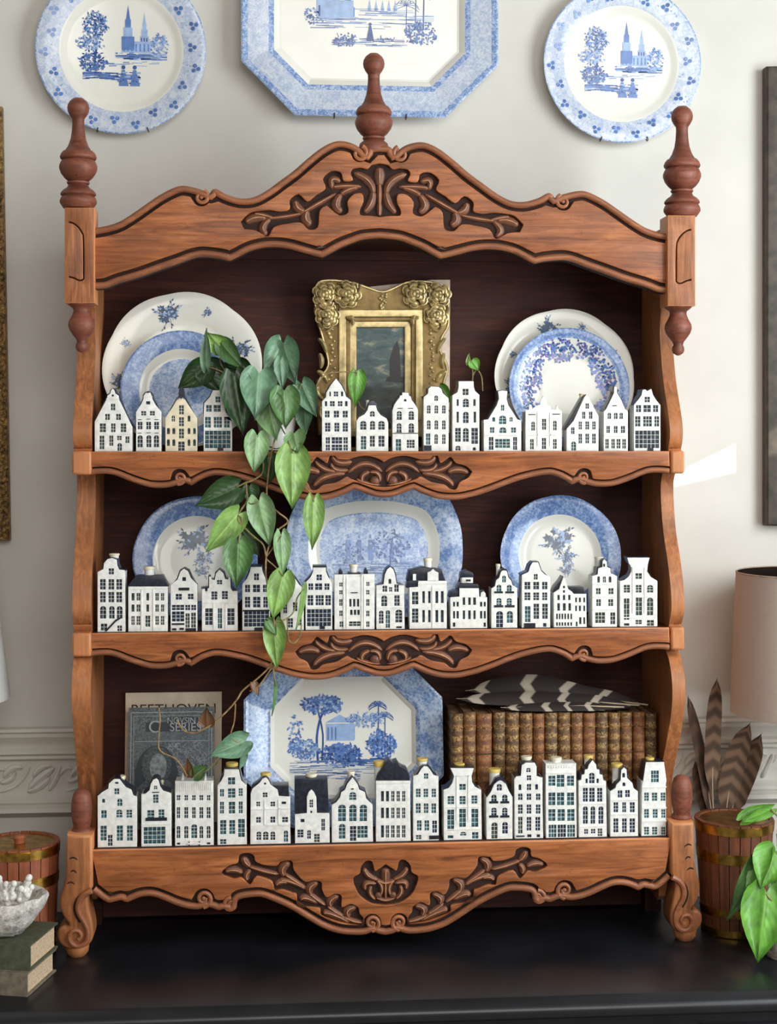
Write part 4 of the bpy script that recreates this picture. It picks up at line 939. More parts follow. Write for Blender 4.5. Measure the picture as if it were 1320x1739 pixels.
house('K', [(1050, 755), (1045, 270), (1060, 245), (1100, 240), (1108, 150), (1140, 130), (1215, 130), (1230, 160), (1230, 240), (1275, 255), (1285, 755)],
      [(1162, 190, 34, 34, 1), (1167, 255, 34, 40, 0), (1092, 333, 22, 48, 1), (1167, 332, 34, 50, 0), (1230, 330, 22, 45, 1)] + R_(413, 52, [(1095, 34), (1167, 36), (1243, 34)]) + R_(515, 74, [(1095, 36), (1167, 36), (1243, 36)]) + [(1167, 637, 36, 110, 0), (1240, 637, 38, 110, 0), (1170, 737, 34, 24, 0), (1245, 737, 26, 24, 0)],
      'tall white miniature house with high square neck gable before the leather books', G3, Z3, doors=[(1095, 648, 34, 134, 0)], kind=2, seal=(1145, 98, 90, 60, 'seal_white'), dark=[(1095, 738, 70, 10)])
house('L', [(308, 700), (305, 125), (540, 128), (545, 697)],
      R_(260, 75, [(353, 52), (420, 56, 90), (497, 52)]) + R_(400, 95, [(353, 52), (420, 54), (497, 52)]) + R_(525, 88, [(353, 52), (425, 54), (500, 54)]) + R_(650, 96, [(358, 58), (502, 58)]),
      'big white flat-topped miniature house with wide windows before the leather books', G3, Z3, doors=[(430, 648, 62, 96, 0)], kind=1, roof=[], bars=[(422, 132, 240, 14), (422, 198, 238, 8), (424, 592, 242, 10)] + [(330 + i * 20, 152, 9, 14) for i in range(10)], seal=(385, 98, 90, 56, 'seal_white'))
house('L', [(563, 697), (560, 265), (580, 260), (585, 220), (605, 215), (610, 180), (630, 175), (640, 140), (668, 105), (695, 140), (700, 175), (720, 180), (722, 215), (745, 220), (750, 260), (772, 270), (778, 697)],
      [(662, 243, 40, 80, 1), (622, 265, 16, 36, 1), (707, 265, 16, 36, 1)] + R_(373, 104, [(612, 36), (663, 40), (723, 38)]) + R_(530, 130, [(612, 36), (670, 34), (732, 36)], 1) + [(618, 657, 28, 36, 0), (672, 655, 32, 34, 0)],
      'white miniature house with many-stepped gable and long arched windows on the bottom shelf', G3, Z3, doors=[(725, 664, 34, 58, 0)], kind=2, bars=[(668, 300, 210, 7), (668, 440, 214, 7), (670, 615, 214, 8)], seal=(635, 88, 76, 66, 'seal'))
house('L', [(805, 690), (805, 345), (845, 320), (855, 290), (885, 260), (890, 180), (910, 160), (930, 175), (935, 240), (975, 280), (985, 320), (1018, 345), (1020, 690)],
      [(908, 220, 20, 35, 1), (910, 290, 22, 28, 1), (880, 365, 34, 54, 0), (938, 362, 34, 54, 0)] + R_(468, 75, [(848, 34), (912, 28), (975, 36)]) + R_(608, 105, [(848, 36), (914, 34), (975, 40)]),
      'white miniature house with thin bell-tower gable, second from right on the bottom shelf', G3, Z3, kind=2, bars=[(912, 410, 214, 7), (912, 520, 214, 7)], seal=(855, 158, 92, 80, 'seal'))
house('L', [(1045, 688), (1050, 290), (1060, 260), (1080, 120), (1220, 120), (1240, 260), (1234, 290), (1236, 680)],
      [(1150, 228, 58, 88, 0)] + R_(385, 62, [(1085, 34), (1147, 40), (1215, 40)]) + R_(515, 65, [(1085, 34), (1152, 36), (1218, 36)]) + R_(648, 58, [(1085, 36), (1148, 38), (1220, 38)]),
      'white miniature house with tapering flat-topped gable, last at right on the bottom shelf', G3, Z3, kind=1, bars=[(1150, 122, 142, 12), (1150, 310, 206, 8), (1152, 470, 208, 10), (1152, 572, 212, 12)], seal=(1110, 92, 72, 36, 'seal'))
# ================================================================== PLATES
def transfer(name, pale, mid, deep, scale, lo=0.42, hi=0.60, fine=1.0):
    """blue transfer print: soft flowers and fine stipple under the glaze"""
    t = NT(name); v = t.coord()
    big = t.noise(v, scale, 3, 0.6, 1.2)
    vo = t.n('ShaderNodeTexVoronoi'); vo.inputs['Scale'].default_value = scale * 4.5 * fine; t.l(v, vo.inputs['Vector'])
    st = t.noise(v, scale * 11 * fine, 2, 0.6)
    a = t.n('ShaderNodeMath', operation='MULTIPLY_ADD'); t.l(vo.outputs['Distance'], a.inputs[0]); a.inputs[1].default_value = -.35; t.l(big, a.inputs[2])
    b = t.n('ShaderNodeMath', operation='MULTIPLY_ADD'); t.l(st, b.inputs[0]); b.inputs[1].default_value = .45; t.l(a.outputs[0], b.inputs[2])
    c = t.ramp(b.outputs[0], [(lo, pale), ((lo + hi) / 2, mid), (hi, deep)])
    t.col(c); t.set(Roughness=0.14); return t.m
M['rim_pale'] = transfer('pale_blue_rim_print', (216, 220, 229), (198, 207, 223), (174, 189, 214), 70, .36, .70)
M['rim_mid'] = transfer('mid_blue_rim_print', (204, 216, 236), (162, 184, 218), (106, 138, 194), 44, .36, .74)
M['rim_deep'] = transfer('deep_blue_rim_print', (178, 196, 224), (122, 150, 198), (80, 112, 172), 50, .30, .74)
M['rim_edge'] = transfer('dense_blue_edge_print', (204, 214, 232), (150, 174, 214), (104, 136, 192), 110, .36, .70)
M['well_blue'] = transfer('blue_well_print', (206, 218, 236), (158, 182, 220), (110, 142, 198), 60, .36, .74)
M['rim_slate'] = transfer('slate_blue_rim_print', (196, 208, 226), (150, 170, 204), (98, 122, 170), 60, .36, .70)
M['ink0'] = plain('pale_blue_ink', (156, 182, 222), 0.15, var=.1)
M['ink1'] = plain('blue_ink', (92, 128, 190), 0.15, var=.15)
M['ink2'] = plain('dark_blue_ink', (52, 84, 150), 0.15, var=.2)
M['ink3'] = plain('slate_ink', (84, 100, 122), 0.15, var=.25)
M['ink4'] = plain('violet_ink', (132, 112, 170), 0.15, var=.2)
INKS = [M['ink0'], M['ink1'], M['ink2'], M['ink3'], M['ink4']]

def shape_pts(kind, a, b, d, n=96, c=.3, sc=0):
    out = []
    if kind == 'oct':
        # clockwise octagon with cut corners; the cut stays parallel when inset
        A, B = a - d, b - d; cut = c - d * .586
        v = [(A, -(B - cut)), (A, B - cut), (A - cut, B), (-(A - cut), B), (-A, B - cut), (-A, -(B - cut)), (-(A - cut), -B), (A - cut, -B)]
        per = n // 8
        for i in range(8):
            p, q = v[i], v[(i + 1) % 8]
            for k in range(per):
                # keep a vertex close to each corner for a soft edge
                t = [0, .04, .12, .25, .4, .55, .7, .8, .88, .93, .96, .985][k] if per == 12 else k / per
                out.append((p[0] + (q[0] - p[0]) * t, p[1] + (q[1] - p[1]) * t))
        return out
    for k in range(n):
        t = 2 * pi * k / n
        if kind == 'super':
            e = 2 / c
            x = math.copysign(abs(cos(t)) ** e, cos(t)); z = math.copysign(abs(sin(t)) ** e, sin(t))
            m = 1 + .010 * cos(8 * t)
            out.append(((a - d) * x * m, (b - d) * z * m))
        else:
            m = 1 + (sc * (abs(sin(t * 3.5)) - .5) if sc else 0)
            out.append(((a - d) * cos(t) * m, (b - d) * sin(t) * m))
    return out
def dish(name, label, group, pos, tilt, kind, a, b, rings, mats, c=.3, sc=0, roll=0):
    """rings: (inset, forward height, zone) from the rim inwards; local -y is the front"""
    root = thing(name, label, 'platter' if name == 'platter' else 'plate', pos, group, (tilt, roll, 0))
    root['_b'] = None if False else list(pos)
    m = MB(); n = 96; rows = []
    def ring(d, h, s=sc):
        o = len(m.v); m.v += [(x, -h, z) for x, z in shape_pts(kind, a, b, d, n, c, s)]; return o
    zones = []
    for i, (d, h, z) in enumerate(rings):
        rows.append(ring(d, h, sc * max(0, 1 - d / (a * .5))))
        zones.append(z)
    for i in range(len(rows) - 1):
        for k in range(n):
            q = (k + 1) % n
            m.f.append((rows[i] + k, rows[i] + q, rows[i + 1] + q, rows[i + 1] + k)); m.mi.append(zones[i + 1])
    m.v.append((0, -rings[-1][1], 0)); ce = len(m.v) - 1
    for k in range(n): m.f.append((rows[-1] + k, rows[-1] + (k + 1) % n, ce)); m.mi.append(zones[-1])
    # back
    h0 = rings[0][1]; bk = [ring(.0005, h0 - .0032), ring(a * .3, -.0015), ring(a * .42, -.006), ring(a * .46, -.004)]
    prev = rows[0]
    for r in bk:
        for k in range(n):
            q = (k + 1) % n; m.f.append((prev + q, prev + k, r + k, r + q)); m.mi.append(0)
        prev = r
    m.v.append((0, .004, 0)); ce = len(m.v) - 1
    for k in range(n): m.f.append((prev + (k + 1) % n, prev + k, ce)); m.mi.append(0)
    m.build('plate_body', mats, root, local=True, angle=70 if kind != 'oct' else 14)
    def hgt(x, z):
        r = hypot(x / a, z / b) * a if kind != 'oct' else max(abs(x), abs(z) * a / b)
        d = a - r
        pv = rings[0]
        for q in rings:
            if d <= q[0]:
                t = (d - pv[0]) / max(1e-6, q[0] - pv[0]); t = max(0, min(1, t)); return pv[1] + (q[1] - pv[1]) * t
            pv = q
        return rings[-1][1]
    return root, hgt

class Print:
    """flat printed motifs, a hair above the glaze"""
    def __init__(s, hgt, lift=.00035): s.m = MB(); s.h = hgt; s.k = 0; s.l = lift
    def poly(s, pts, ink=1):
        s.k += 1; e = s.l + (s.k % 30) * .00002
        s.m.add([(x, -s.h(x, z) - e, z) for x, z in pts], [tuple(range(len(pts)))], ink)
    def dot(s, x, z, r, ink=1, n=7, e=1.0): s.poly([(x + r * cos(2 * pi * i / n), z + r * e * sin(2 * pi * i / n)) for i in range(n)], ink)
    def leaf(s, x, z, l, w, a, ink=1):
        ca, sa = cos(a), sin(a)
        s.poly([(x + u * ca - v * sa, z + u * sa + v * ca) for u, v in ((0, 0), (l * .4, w / 2), (l, 0), (l * .4, -w / 2))], ink)
    def stroke(s, pts, w, ink=1):
        pts = cr(pts, 3) if len(pts) > 2 else pts
        for i in range(len(pts) - 1):
            (x0, z0), (x1, z1) = pts[i], pts[i + 1]; L = hypot(x1 - x0, z1 - z0) or 1e-9
            nx, nz = -(z1 - z0) / L * w / 2, (x1 - x0) / L * w / 2
            s.poly([(x0 + nx, z0 + nz), (x1 + nx, z1 + nz), (x1 - nx, z1 - nz), (x0 - nx, z0 - nz)], ink)
    def rect(s, x0, x1, z0, z1, ink=1): s.poly([(x0, z0), (x1, z0), (x1, z1), (x0, z1)], ink)
    def foliage(s, x, z, rx, rz, n, size, inks=(0, 1, 1, 2), R=random):
        for i in range(n):
            a = R.uniform(0, 2 * pi); r = math.sqrt(R.random())
            s.leaf(x + rx * r * cos(a), z + rz * r * sin(a), size * R.uniform(.6, 1.4), size * R.uniform(.4, .8), R.uniform(0, 2 * pi), R.choice(inks))
    def ground(s, x0, x1, z, dz, n, inks=(0, 1, 1, 2), w=.0012, R=random):
        for i in range(n):
            x = R.uniform(x0, x1); L = R.uniform(.06, .28) * (x1 - x0); zz = z + R.uniform(-dz, dz)
            s.stroke([(max(x0, x - L / 2), zz), (min(x1, x + L / 2), zz + R.uniform(-.001, .001))], w * R.uniform(.5, 1.3), R.choice(inks))
    def tower(s, x, z, w, h, ink=1):
        s.rect(x - w, x + w, z, z + h * .3, ink); s.rect(x - w * .7, x + w * .7, z + h * .3, z + h * .5, 0); s.rect(x - w * .45, x + w * .45, z + h * .5, z + h * .68, ink)
        s.poly([(x - w * .35, z + h * .68), (x + w * .35, z + h * .68), (x, z + h)], ink)
        for i in range(3): s.rect(x - w * .8 + i * w * .6, x - w * .8 + i * w * .6 + w * .25, z + h * .05, z + h * .25, 2)
    def palm(s, x, z, h, r, ink=1):
        s.stroke([(x, z), (x + h * .02, z + h)], h * .025, 2)
        for i in range(11):
            a = pi * (i / 10) * 1.25 - pi * .12
            s.stroke([(x, z + h), (x + r * .6 * cos(a), z + h + r * .5 * sin(a)), (x + r * cos(a), z + h + r * .45 * sin(a) - r * .3)], h * .02, ink if i % 2 else 2)
    def build(s, root, name='printed_scene'): return s.m.build(name, INKS, root, smooth=False, local=True)

def churches(pr, k):
    """tree, twin-spired church, shore and two figures; k = well radius"""
    Rn = random.Random(5)
    pr.foliage(-.42 * k, .42 * k, .20 * k, .20 * k, 230, .05 * k, R=Rn); pr.foliage(-.50 * k, .12 * k, .22 * k, .12 * k, 130, .05 * k, (0, 0, 1), Rn)
    pr.stroke([(-.44 * k, -.25 * k), (-.40 * k, .1 * k), (-.42 * k, .4 * k)], .035 * k, 2)
    pr.foliage(-.45 * k, -.18 * k, .22 * k, .16 * k, 170, .05 * k, (1, 1, 2), Rn)
    pr.tower(.10 * k, .02 * k, .10 * k, .72 * k); pr.tower(.36 * k, .08 * k, .07 * k, .55 * k, 0)
    pr.rect(.0 * k, .46 * k, -.02 * k, .16 * k, 0)
    for i in range(7): pr.rect((.02 + i * .065) * k, (.045 + i * .065) * k, 0, .12 * k, 1)
    pr.foliage(.58 * k, .10 * k, .14 * k, .18 * k, 130, .05 * k, (0, 0, 1), Rn)
    pr.ground(-.1 * k, .72 * k, -.08 * k, .05 * k, 60, w=.02 * k, R=Rn); pr.ground(-.62 * k, .30 * k, -.40 * k, .06 * k, 60, w=.02 * k, R=Rn); pr.ground(-.3 * k, .6 * k, -.22 * k, .05 * k, 14, (0, 0, 1), .012 * k, Rn)
    for x in (.02, .20):
        pr.poly([((x - .07) * k, -.56 * k), ((x + .09) * k, -.56 * k), ((x + .03) * k, -.30 * k), ((x - .02) * k, -.30 * k)], 1); pr.dot((x + .005) * k, -.26 * k, .035 * k, 2)
    pr.foliage(.1 * k, -.50 * k, .2 * k, .06 * k, 30, .035 * k, (1, 2), Rn)

def wall_plate(px, py, Rpx, label, seed):
    Y = WALL_Y - .012; s = SC(px, Y); R = Rpx * s; c = P(px, py, Y)
    rings = [(0, .016, 1), (.006 * 1, .0165, 2), (R * .27, .007, 1), (R * .33, .0025, 0), (R * .36, .0008, 0), (R * .9, 0, 0)]
    rings = [(0, .0160, 0), (R * .016, .0166, 2), (R * .27, .0075, 1), (R * .30, .0065, 0), (R * .34, .002, 0), (R * .40, .0, 0)]
    root, h = dish('wall_plate', label, 'round blue and white plates on the wall', (c.x, Y, c.z), 0, 'round', R, R, rings, [M['white_glaze'], M['rim_pale'], M['rim_edge']])
    pr = Print(h)
    churches(pr, R * .74); pr.build(root)
    rn = random.Random(seed); pr = Print(h, .0007)
    for i in range(22):
        a = 2 * pi * i / 22 + .05; rr = R * (.865 + .035 * (1 if i % 2 else -1))
        for q in range(3):
            b = a * 1 + q * 2 * pi / 3; pr.dot(rr * cos(a) + .034 * R * cos(b), rr * sin(a) + .034 * R * sin(b), .026 * R, 1)
        for q in range(5):
            b = a + rn.uniform(-.13, .13); r2 = R * rn.uniform(.77, .97); pr.leaf(r2 * cos(b), r2 * sin(b), .03 * R, .014 * R, rn.uniform(0, 6), 0)
    pr.build(root, 'printed_border')
    for a in (-1.85, -1.25, 1.25, 1.85):
        x, z = R * cos(a), R * sin(a)
        MB().tube([(x * .97, -.0185, z * .97), (x * 1.015, -.018, z * 1.015), (x * 1.02, -.010, z * 1.02), (x * .9, .0045, z * .9)], .0011, 6).build('hanger_hook', M['steel'], root, local=True)
    return root
wall_plate(207, 87, 143, 'round blue and white plate on the wall above the left finial', 1)
wall_plate(1054.5, 110, 135, 'round blue and white plate on the wall above the right finial', 2)

# octagonal platter over the centre finial
Y = WALL_Y - .016; s = SC(628, Y); c = P(628, 22, Y); a, b = 217 * s, 180 * s
rings = [(0, .022, 0), (.003, .0228, 2), (.012, .020, 2), (.014, .0195, 1), (.050, .011, 1), (.053, .0105, 2), (.060, .0085, 2), (.0625, .007, 0), (.070, .001, 0), (.074, 0, 0)]
root, h = dish('platter', 'large octagonal blue and white platter on the wall above the centre finial', None, (c.x, Y, c.z), 0, 'oct', a, b, rings, [M['white_glaze'], M['rim_pale'], M['rim_edge']], c=.098)
pr = Print(lambda x, z: 0.0); k = .12; rn = random.Random(9)
pr.ground(-.11, .10, -.020, .010, 46, R=rn); pr.ground(-.07, .07, -.055, .007, 40, (1, 1, 2, 2), R=rn); pr.ground(-.12, .12, -.004, .012, 30, (0, 0, 1), R=rn)
pr.foliage(.095, -.035, .030, .022, 160, .006, (1, 1, 2), rn); pr.foliage(-.045, -.05, .022, .012, 90, .005, (1, 2), rn); pr.foliage(-.10, -.006, .022, .014, 60, .006, (1, 1, 2), rn)
for x, w, hh in ((-.085, .012, .07), (-.062, .009, .09), (-.04, .012, .06)): pr.tower(x, -.008, w, hh, 1)
pr.rect(-.098, -.030, -.010, .022, 0)
for i in range(8): pr.rect(-.095 + i * .008, -.0915 + i * .008, -.008, .012, 2)
pr.palm(.085, -.03, .07, .03); pr.palm(.068, -.03, .045, .025); pr.palm(.10, -.03, .085, .03)
pr.poly([(-.006, -.052), (.008, -.052), (.003, -.024), (-.001, -.024)], 2); pr.dot(.001, -.021, .003, 2); pr.foliage(.03, -.048, .016, .004, 24, .004, (1, 2), rn)
for i in range(5): pr.tower(.0 + i * .012, .004, .003, .02, 0)
pr.build(root)
for sx in (-1, 1):
    for sz in (-1, 1):
        x, z = sx * a * .28, sz * b
        MB().tube([(x, -.0245, z * .975), (x, -.024, z * 1.008), (x, -.010, z * 1.012), (x, .003, z * .93)], .0012, 6).build('hanger_hook', M['steel'], root, local=True)

# plates leaning on the cupboard's back
def standing(px, Rpx, shelf, back_gap, tilt, label, rings_of, mats, sc=0, group=None, Yc=.15):
    s = SC(px, Yc); R = Rpx * s
    z = shelf + R * cos(tilt) + .004
    c = P(px, 800, Yc)
    rr = rings_of(R)
    return dish('plate', label, group, (c.x, Yc, z), -tilt, 'round', R, R, rr, mats, sc=sc) + (R,)
def spray(pr, x, z, k, rn, ang=0, ink=(3, 3, 3, 0)):
    for i in range(20):
        a = rn.uniform(0, 2 * pi); r = k * math.sqrt(rn.random()) * .75
        cx, cz = x + r * cos(a), z + r * sin(a) * .8
        for q in range(5): pr.leaf(cx, cz, k * .30, k * .19, a + q * 2 * pi / 5, rn.choice(ink))
    for i in range(10):
        a = ang + rn.uniform(-1.6, 1.6) + (pi if i % 2 else 0); L = k * rn.uniform(.7, 1.15)
        pr.stroke([(x, z), (x + L * .5 * cos(a + .2), z + L * .5 * sin(a + .2)), (x + L * cos(a), z + L * sin(a))], k * .035, 3)
        pr.leaf(x + L * .8 * cos(a), z + L * .8 * sin(a), k * .32, k * .15, a + .5, rn.choice(ink)); pr.leaf(x + L * cos(a), z + L * sin(a), k * .28, k * .13, a - .3, rn.choice(ink))
T = radians(11)
def big_white(px, Rpx, label, seed):
    root, h, R = standing(px, Rpx, Z1, 0, T, label, lambda R: [(0, .017, 0), (R * .02, .0175, 0), (R * .30, .008, 0), (R * .34, .004, 0), (R * .40, .001, 0), (R * .5, 0, 0)], [M['white_glaze']], .022, 'large white scalloped plates at the back of the top shelf', .155)
    rn = random.Random(seed); pr = Print(h)
    for a, k in ((1.85, .16), (.35, .15), (3.35, .15), (-1.0, .15), (-2.2, .15)):
        spray(pr, R * .75 * cos(a), R * .75 * sin(a), R * k, rn, a + pi / 2)
    for a in (1.2, 2.7, -.3, 4.0): spray(pr, R * .80 * cos(a), R * .80 * sin(a), R * .06, rn, a, (0, 3))
    pr.build(root, 'printed_flowers')
big_white(312, 134, 'large white scalloped plate with slate flower sprays, at left of the top shelf', 3)
big_white(957, 119, 'large white scalloped plate with slate flower sprays, at right of the top shelf', 4)
root, h, R = standing(308, 101, Z1, 0, T, 'blue rimmed plate with blue centre, left on the top shelf before the white plate', lambda R: [(0, .015, 1), (R * .03, .0155, 1), (R * .30, .007, 1), (R * .32, .0065, 0), (R * .37, .002, 0), (R * .46, .0, 0), (R * .48, 0, 2), (R * .6, 0, 2)], [M['white_glaze'], M['rim_deep'], M['well_blue']], 0, None, .128)
root, h, R = standing(965, 103, Z1, 0, T, 'blue bordered floral plate, right on the top shelf before the white plate', lambda R: [(0, .015, 1), (R * .03, .0155, 1), (R * .13, .012, 1), (R * .16, .011, 2), (R * .18, .010, 0), (R * .30, .006, 0), (R * .36, .001, 0), (R * .6, 0, 0)], [M['white_glaze'], M['rim_deep'], M['rim_edge']], 0, None, .128)
pr = Print(h); rn = random.Random(8)
for i in range(760):
    a = rn.uniform(-.6, pi + .7); q = abs(sin(a * 2.5 + .6)); r = R * rn.uniform(.62 - .16 * q, .82)
    pr.leaf(r * cos(a), r * sin(a), R * .06, R * .04, rn.uniform(0, 6), rn.choice((1, 1, 2, 4)))
pr.build(root, 'printed_flowers')

def rimmed(px, Rpx, label, seed):
    root, h, R = standing(px, Rpx, Z2, 0, T, label, lambda R: [(0, .016, 1), (R * .03, .0165, 1), (R * .31, .008, 1), (R * .33, .007, 0), (R * .38, .002, 0), (R * .45, .0, 0), (R * .6, 0, 0)], [M['white_glaze'], M['rim_deep']], .012, 'blue rimmed plates on the middle shelf', .145)
    rn = random.Random(seed); pr = Print(h)
    spray(pr, -.02 * R, .30 * R, R * .26, rn, 0); spray(pr, R * .12, 0, R * .16, rn, -1, (3, 0)); spray(pr, R * .1, -.2 * R, R * .12, rn, -1, (0, 3))
    pr.build(root, 'printed_flowers')
rimmed(333, 105, 'blue rimmed white plate with flower spray, left on the middle shelf behind the leaves', 5)
rimmed(950.5, 103, 'blue rimmed white plate with flower spray, right on the middle shelf', 6)

Yc = .145; s = SC(635, Yc); a, b = 148.5 * s, 119 * s; c = P(635, 800, Yc)
rings = [(0, .018, 1), (.003, .0185, 1), (.040, .009, 1), (.043, .008, 0), (.052, .002, 0), (.060, .0005, 0), (.064, 0, 2), (.074, 0, 2)]
dish('platter', 'rounded blue and white platter standing at the centre of the middle shelf', None, (c.x, Yc, Z2 + b * cos(T) + .004), -T, 'super', a, b, rings, [M['white_glaze'], M['rim_mid'], M['well_blue']], c=2.9)
root = ROOTS[-1]; pr = Print(lambda x, z: 0); rn = random.Random(12)
pr.foliage(.03, .005, .034, .026, 170, .007, (0, 1, 1, 2), rn); pr.stroke([(.028, -.05), (.03, -.01), (.034, .02)], .003, 2); pr.foliage(-.045, -.008, .03, .02, 120, .006, (0, 1, 1, 2), rn); pr.ground(-.075, .075, -.035, .012, 60, R=rn)
for x in (-.05, -.03, -.01): pr.rect(x, x + .008, -.02, .012, 1); pr.tower(x + .004, .012, .004, .016, 1)
pr.build(root)

Yc = .135; s = SC(583, Yc); a, b = 168 * s, 146 * s; c = P(583, 1200, Yc)
rings = [(0, .024, 1), (.004, .0245, 1), (.010, .022, 2), (.040, .012, 2), (.043, .0105, 1), (.047, .008, 1), (.049, .006, 0), (.054, .001, 0), (.06, 0, 0)]
T3_ = radians(9)
root, h = dish('platter', 'octagonal blue and white platter standing on the bottom shelf beside the books', None, (c.x, Yc, Z3 + b * cos(T3_) + .004), -T3_, 'oct', a, b, rings, [M['white_glaze'], M['rim_slate'], M['rim_mid']], c=.085)
pr = Print(lambda x, z: 0); rn = random.Random(21)
zc = .025
pr.stroke([(-.045, -.045), (-.047, 0), (-.040, .035), (-.03, .05)], .004, 2); pr.stroke([(-.038, -.04), (-.036, .005), (-.044, .045)], .003, 2)
pr.foliage(-.036, .058, .036, .014, 330, .007, (0, 1, 1, 2), rn); pr.foliage(-.085, .01, .012, .03, 70, .006, (0, 1, 1), rn)
pr.foliage(-.005, -.030, .036, .018, 380, .007, (1, 1, 2), rn); pr.foliage(-.07, -.02, .028, .016, 220, .006, (0, 1, 1), rn)
pr.rect(-.03, .02, -.006, .024, 0)
for i in range(8): pr.rect(-.028 + i * .0066, -.0255 + i * .0066, -.004, .018, 1)
pr.poly([(-.032, .026), (.02, .026), (-.006, .040)], 0); pr.foliage(.04, .030, .034, .012, 160, .006, (0, 0, 1), rn)
for x, hh in ((.062, .085), (.074, .066)): pr.palm(x, -.03, hh, .017)
pr.foliage(.068, -.014, .026, .022, 320, .007, (0, 1, 1, 2), rn)
pr.ground(-.095, .09, -.052, .012, 80, R=rn); pr.ground(0, .09, -.044, .005, 30, (1, 2, 2), .003, rn); pr.ground(-.06, .03, -.07, .006, 26, R=rn)
pr.build(root)
# ================================================================== GOLD FRAME WITH SEASCAPE
YF = .150
fr = thing('picture_frame', 'ornate gilded frame with small dark seascape on the top shelf', 'picture frame', (PX(648, YF), YF, Z1))
zb = Z1 + .002
def FP(px, py, Y=YF): return XZ(px, py, Y)
OUT = [(540, 740), (536, 655), (543, 640), (556, 620), (552, 596), (545, 570), (538, 545), (534, 520), (533, 495), (540, 478), (560, 474), (585, 476), (606, 480), (632, 489), (650, 494), (668, 488), (690, 478), (715, 476), (742, 480), (760, 497), (764, 530), (763, 555), (752, 575), (750, 595), (758, 612), (762, 630), (756, 650), (760, 670), (758, 740)]
o_ = [FP(x, y) for x, y in cr(OUT, 3)]
o_ = [(x, max(z, zb)) for x, z in o_]
inn = [FP(x, y) for x, y in ((577, 730), (577, 528), (716, 528), (716, 730))]
panel_obj('scalloped_moulding', [o_, inn], YF, YF + .022, M['gold_dark'], fr, bevel=.004)
def ringf(x0, x1, y0, y1, w, Y, d, mat, nm, yb=742):
    a = [FP(x, y) for x, y in ((x0, yb), (x0, y0), (x1, y0), (x1, yb))]; b = [FP(x, y) for x, y in ((x0 + w, yb - w), (x0 + w, y0 + w), (x1 - w, y0 + w), (x1 - w, yb - w))]
    panel_obj(nm, [a, b], Y, Y + d, M[mat], fr, bevel=.0022)
ringf(575, 718, 526, 0, 13, YF - .008, .02, 'gold', 'outer_step'); ringf(586, 707, 537, 0, 9, YF - .003, .016, 'gold_dark', 'middle_step'); ringf(592, 701, 542, 0, 14, YF + .001, .012, 'gold', 'inner_step')
# painting
t = NT('dark_seascape_paint'); v = t.coord((1, 1, 1))
n1 = t.noise(t.coord((26, 1, 60)), 1.0, 5, .6, .6); sep = t.n('ShaderNodeSeparateXYZ'); tc = t.n('ShaderNodeTexCoord'); t.l(tc.outputs['Generated'], sep.inputs[0])
sky = t.ramp(n1, [(.34, (52, 72, 74)), (.52, (78, 94, 92)), (.66, (160, 152, 128))]); sea = t.ramp(n1, [(.35, (24, 28, 26)), (.6, (50, 58, 54)), (.7, (96, 102, 94))])
hz = t.ramp(sep.outputs['Z'], [(.40, (0, 0, 0)), (.50, (255, 255, 255))]); t.col(t.mix(hz, sea, sky)); t.set(Roughness=.45)
x0, z0 = FP(603, 736); x1, z1 = FP(692, 553)
cv = MB().box(x0, x1, YF + .006, YF + .010, z0, z1).build('painting', t.m, fr, smooth=False)
t = NT('brown_sail_paint'); t.col(lin((48, 44, 42))); t.set(Roughness=.5)
sail = [FP(x, y, YF + .006) for x, y in ((662, 640), (662, 610), (668, 590), (675, 578), (679, 592), (681, 640))]
MB().prism(sail, YF + .0055, YF + .0061).build('painted_sail', t.m, cv, smooth=False)
sail = [FP(x, y, YF + .006) for x, y in ((655, 648), (658, 640), (690, 640), (688, 650))]
MB().prism(sail, YF + .0054, YF + .0060).build('painted_hull', t.m, cv, smooth=False)
# flowers and scrolls
def rose(mb, px, py, r, Y, rn):
    s = SC(px, Y); c = P(px, py, Y)
    for k, (n, rr, sz, up) in enumerate(((7, .78, .44, 0), (5, .45, .40, .35), (3, .18, .30, .6))):
        for i in range(n):
            a = 2 * pi * i / n + k * .5 + rn.uniform(-.2, .2)
            x, z = c.x + r * s * rr * cos(a), c.z + r * s * rr * sin(a)
            mb.ball((x, c.y - up * r * s * .8, z), r * s * sz, 10, 6, sx=1 - .35 * abs(cos(a)), sz=1 - .35 * abs(sin(a)), sy=.75)
            rs = r * s * sz; mb.tube([(x + rs * .9 * cos(a + q), c.y - up * r * s * .8 - rs * .5, z + rs * .9 * sin(a + q)) for q in (-1.1, -.5, 0, .5, 1.1)], r * s * .07, 5)
def scroll(mb, pts, w, Y, h=.008):
    mb.lobe([FP(x, y, Y) for x, y in pts], w * .001, Y, h)
rn = random.Random(3)
def corner(sgn, cx, cy):
    mb = MB(); X = lambda d: cx + sgn * d
    rose(mb, X(18), cy, 20, YF - .007, rn); rose(mb, X(-20), cy + 1, 19, YF - .005, rn); rose(mb, X(-16), cy + 36, 18, YF - .005, rn)
    for pts, w in (([(-32, -12), (-36, 6), (-26, 18)], 9), ([(-30, 30), (-36, 46), (-22, 60)], 9), ([(-8, 44), (-4, 58), (-20, 64)], 8), ([(0, -18), (14, -22), (30, -14)], 8), ([(34, 4), (42, -6), (38, -18)], 9), ([(10, 18), (24, 24), (34, 16)], 8), ([(4, 22), (8, 38), (-4, 44)], 8), ([(-24, 14), (-12, 18), (-2, 14)], 8), ([(-36, 20), (-38, 34), (-28, 40)], 7)):
        scroll(mb, [(X(a), cy + b) for a, b in pts], w, YF + .001)
    mb.build('corner_flowers', M['gold'], fr, angle=60)
corner(1, 572, 500); corner(-1, 724, 500)
mb = MB()
